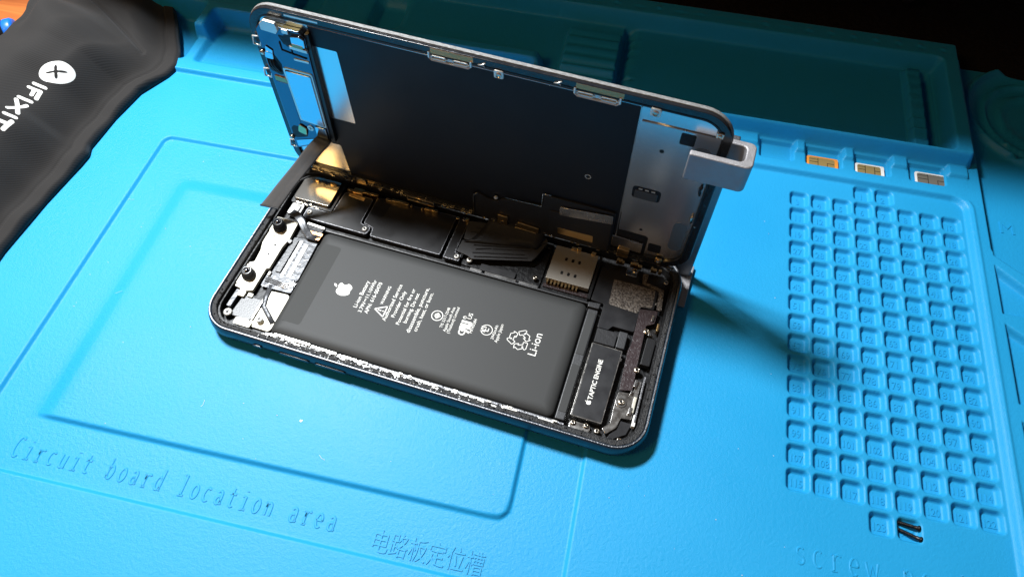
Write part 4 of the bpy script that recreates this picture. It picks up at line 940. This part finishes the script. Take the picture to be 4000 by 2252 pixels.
# ------------------------------------------------------------------ fabric pouch
def interp(tbl, t):
    for (a, x0), (b, x1) in zip(tbl, tbl[1:]):
        if t <= b: u = (t - a) / (b - a); return x0 + (x1 - x0) * u
    return tbl[-1][1]
RE = [(2, -20.3), (8, -20.7), (11, -20.82), (13.4, -20.62), (15.4, -20.34), (15.9, -20.30), (16.3, -20.44), (18, -20.32), (19.6, -20.05), (20.8, -19.42), (21.4, -19.25), (22.2, -19.5), (23.5, -20.2), (25.3, -21.3), (27.5, -22.4)]
LE = [(2, -29.2), (16, -27.6), (19.2, -26.3), (21.0, -26.35), (22.2, -26.7), (23.3, -26.6), (24.2, -25.9), (25.4, -25.0), (27.5, -24.2)]
def sst(a, b, x): u = max(0, min(1, (x - a) / (b - a))); return u * u * (3 - 2 * u)
def bag_h(x, y):
    xr, xl = interp(RE, y), interp(LE, y)
    dr, dl_ = xr - x, x - xl
    hem = .36 + .05 * math.sin(y * 1.7) + .03 * math.sin(y * 4.1 + 1)
    inn = (.62 * sst(.64, 2.0, dr) + .38 * sst(1.6, 3.4, dr)) * sst(.6, 1.6, dl_)
    topf = 1 - .55 * sst(20.2, 22.8, y + (x + 23) * .35)
    H_ = 2.3 * inn * topf
    H_ += .35 * math.exp(-((x + 24.2) ** 2) / 1.1 - ((y - 21.3) ** 2) / 1.4) * inn
    H_ -= .55 * math.exp(-(((x + 24.6) * .9) ** 2) / .12 - ((y - 20.8) ** 2) / .9) * inn
    H_ += .12 * math.sin(x * 1.3 + y * .9) * inn + .08 * math.sin(y * 1.9 - x) * inn
    g = .07 * math.exp(-((dr - .60) / .06) ** 2) + .07 * math.exp(-((dl_ - .60) / .06) ** 2)
    # fold seam across the top
    ln = (y - 24.2) + (x + 25.2) * .62
    g += .16 * math.exp(-(ln / .09) ** 2) * (1 if -25.6 < x < -20.6 else 0)
    H_ += .35 * sst(0, .9, ln) * inn
    e = min(dr, dl_)
    return (hem + H_ - g) * (.35 + .65 * sst(0, .10, e))
v = []; f = []; NU, NV = 110, 300
ys = [2 + (27.5 - 2) * j / NV for j in range(NV + 1)]
for y in ys:
    xr, xl = interp(RE, y), interp(LE, y)
    for i in range(NU + 1):
        u = i / NU; u = .5 - .5 * math.cos(u * math.pi) if False else u
        x = xl + (xr - xl) * u; v.append((x, y, bag_h(x, y) + .0))
n0 = len(v)
for y in ys:
    xr, xl = interp(RE, y), interp(LE, y); v += [(xl + .02, y, .03), (xr - .02, y, .03)]
for j in range(NV):
    for i in range(NU): a = j * (NU + 1) + i; f.append((a, a + 1, a + NU + 2, a + NU + 1))
    a = j * (NU + 1); f.append((a, a + NU + 1, n0 + 2 * (j + 1), n0 + 2 * j)); b_ = a + NU
    f.append((b_, n0 + 2 * j + 1, n0 + 2 * (j + 1) + 1, b_ + NU + 1)); f.append((n0 + 2 * j, n0 + 2 * j + 2, n0 + 2 * j + 3, n0 + 2 * j + 1))
f.append(tuple(range(NU + 1)) + (n0 + 1, n0)); f.append(tuple(NV * (NU + 1) + i for i in range(NU + 1)) + (n0 + 2 * NV + 1, n0 + 2 * NV))
pouch = finish('tool_pouch', v, f, M['cloth'], None, smooth=True)
tag(pouch, 'black woven fabric tool pouch with white printed logo lying on the mat', 'pouch')
# printed logo: draped flat strokes
lg = MB()
def drape(pts, faces): lg.add([(x, y, bag_h(x, y) + .012) for x, y in pts], faces)
def capsule(p, q, wd):
    p, q = Vector(p), Vector(q); d = (q - p); L_ = d.length; d.normalize(); s_ = Vector((-d.y, d.x)); m_ = max(2, int(L_ / .08)); pts = []; fs_ = []
    for i in range(m_ + 1):
        c = p + d * (L_ * i / m_)
        for k in (-1, 0, 1): pts.append(tuple(c + s_ * (wd / 2 * k)))
    for i in range(m_):
        for k in range(2): a = i * 3 + k; fs_.append((a, a + 1, a + 4, a + 3))
    drape(pts, fs_)
    for c, sg in ((p, -1), (q, 1)):
        a0 = math.atan2(d.y * sg, d.x * sg); cp = [tuple(c)] + [(c.x + wd / 2 * math.cos(a0 + math.radians(t)), c.y + wd / 2 * math.sin(a0 + math.radians(t))) for t in range(-90, 91, 20)]
        drape(cp, [(0, i, i + 1) for i in range(1, len(cp) - 1)])
def PW(u, v_):
    z = 1.6
    for _ in range(12):
        d = CR.to_3x3() @ Vector(((u - 2000) / FPX, -(v_ - 1126) / FPX, -1)); t = (z - CAM_H) / d.z
        q = Vector((0, 0, CAM_H)) + d * t; z = z * .5 + .5 * bag_h(q.x, q.y)
    return Vector((q.x, q.y))
C0 = PW(218, 280); AX = PW(289, 283) - PW(147, 277); AY = PW(214, 323) - PW(222, 237); AX /= 2; AY /= 2
nr, na = 9, 40; pts = []; fs_ = []
def cross_r(a):
    """size of the cross-shaped hole in direction a"""
    b = (a - math.radians(-4)) % (math.pi / 2); b = min(b, math.pi / 2 - b)
    return .15 + .47 * math.exp(-(b / .30) ** 2)
for i in range(na * 2):
    a = math.pi * i / na; r0 = cross_r(a)
    for k in range(nr): r_ = r0 + (1 - r0) * k / (nr - 1); q = C0 + AX * (r_ * math.cos(a)) + AY * (r_ * math.sin(a)); pts.append((q.x, q.y))
for i in range(na * 2):
    for k in range(nr - 1): a = i * nr + k; b_ = ((i + 1) % (na * 2)) * nr + k; fs_.append((a, a + 1, b_ + 1, b_))
drape(pts, fs_)
for (u0, v0), (u1, v1) in (((134, 327), (177, 345)), ((114, 341), (159, 359)), ((159, 359), (142, 387)), ((136, 351), (124, 372)), ((75, 379), (122, 399)),
                           ((31, 421), (104, 414)), ((64, 389), (70, 443)), ((18, 442), (61, 460)), ((-3, 470), (32, 484)), ((47, 475), (12, 505))):
    capsule(PW(u0, v0), PW(u1, v1), .125)
lg.build('printed_logo', M['print_white'], pouch)

# ------------------------------------------------------------------ tools left of the pouch
def cyl_between(name, prof, p, q, m, parent=None, n=28):
    b = MB(); b.lathe(0, 0, prof, n); o = b.build(name, m, parent, smooth=True); return o
drv = bpy.data.objects.new('screwdriver', None); COL.objects.link(drv)
drv.location = (-30.55, 19.85, .12); drv.rotation_euler = (Vector((.85, .50, .05))).to_track_quat('Z', 'Y').to_euler()
tag(drv, 'dark screwdriver handle with a blue cap beside the pouch', 'screwdriver')
cyl_between('handle', [(.40, 0), (.46, .1), (.46, 2.9), (.50, 3.0), (.50, 3.55)], None, None, M['black'], drv)
cyl_between('blue_cap', [(.50, 3.56), (.52, 3.62), (.52, 3.86), (.46, 3.96), (.3, 3.98)], None, None, M['bluegrip'], drv)
tin = bpy.data.objects.new('round_tin', None); COL.objects.link(tin); tin.location = (-27.3, 18.75, -.22)
tag(tin, 'round grey metal tin partly hidden at the left end of the pouch', 'tin')
MB().lathe(0, 0, [(1.6, -.39), (1.62, .75), (1.55, .82), (1.35, .82), (1.3, .74), (.95, .74), (.9, .80), (.3, .80)], 40).build('lid', M['shield'], tin, smooth=False, bevel=.02)

# dark things behind the mat
bc = finish('dark_cloth', [(-24.5, 29.72, -.5), (60, 29.72, -.5), (60, 75, 1.2), (-24.5, 75, 1.2)], [(0, 1, 2, 3)], M['darkcloth'])
tag(bc, 'black cloth spread behind the rear edge of the mat', 'cloth')
bc.modifiers.new('thick', 'SOLIDIFY').thickness = .01
def dim_cable(pts, r, label):
    o = MB().tube(pts, r, 10).build('dark_cable', M['mauve'], None, smooth=True); tag(o, label, 'cable')
dim_cable([(13.4, 38.0, .8), (13.0, 36.2, .7), (12.3, 34.2, .6), (12.0, 33.3, .5)], .35, 'short dull purple cable in the dark behind the mat')
dim_cable([(13.5, 36.0, .9), (16, 35.6, .9), (20, 35.5, .8)], .5, 'thick dull purple cable lying across behind the mat corner')
dim_cable([(4.0, 35.4, .6), (7.0, 34.6, .5), (9.5, 35.0, .5)], .4, 'faint curved cable behind the middle of the mat edge')

# unseen board, added out of view to keep the lamp's light off the rear trays
blocker = MB(); blocker.box(-24.6, 60, 23.7, 60, 10.0, 10.4)
hd = blocker.build('light_blocker', M['black']); tag(hd, 'unseen dark board added to shade the rear part trays', 'light blocker')
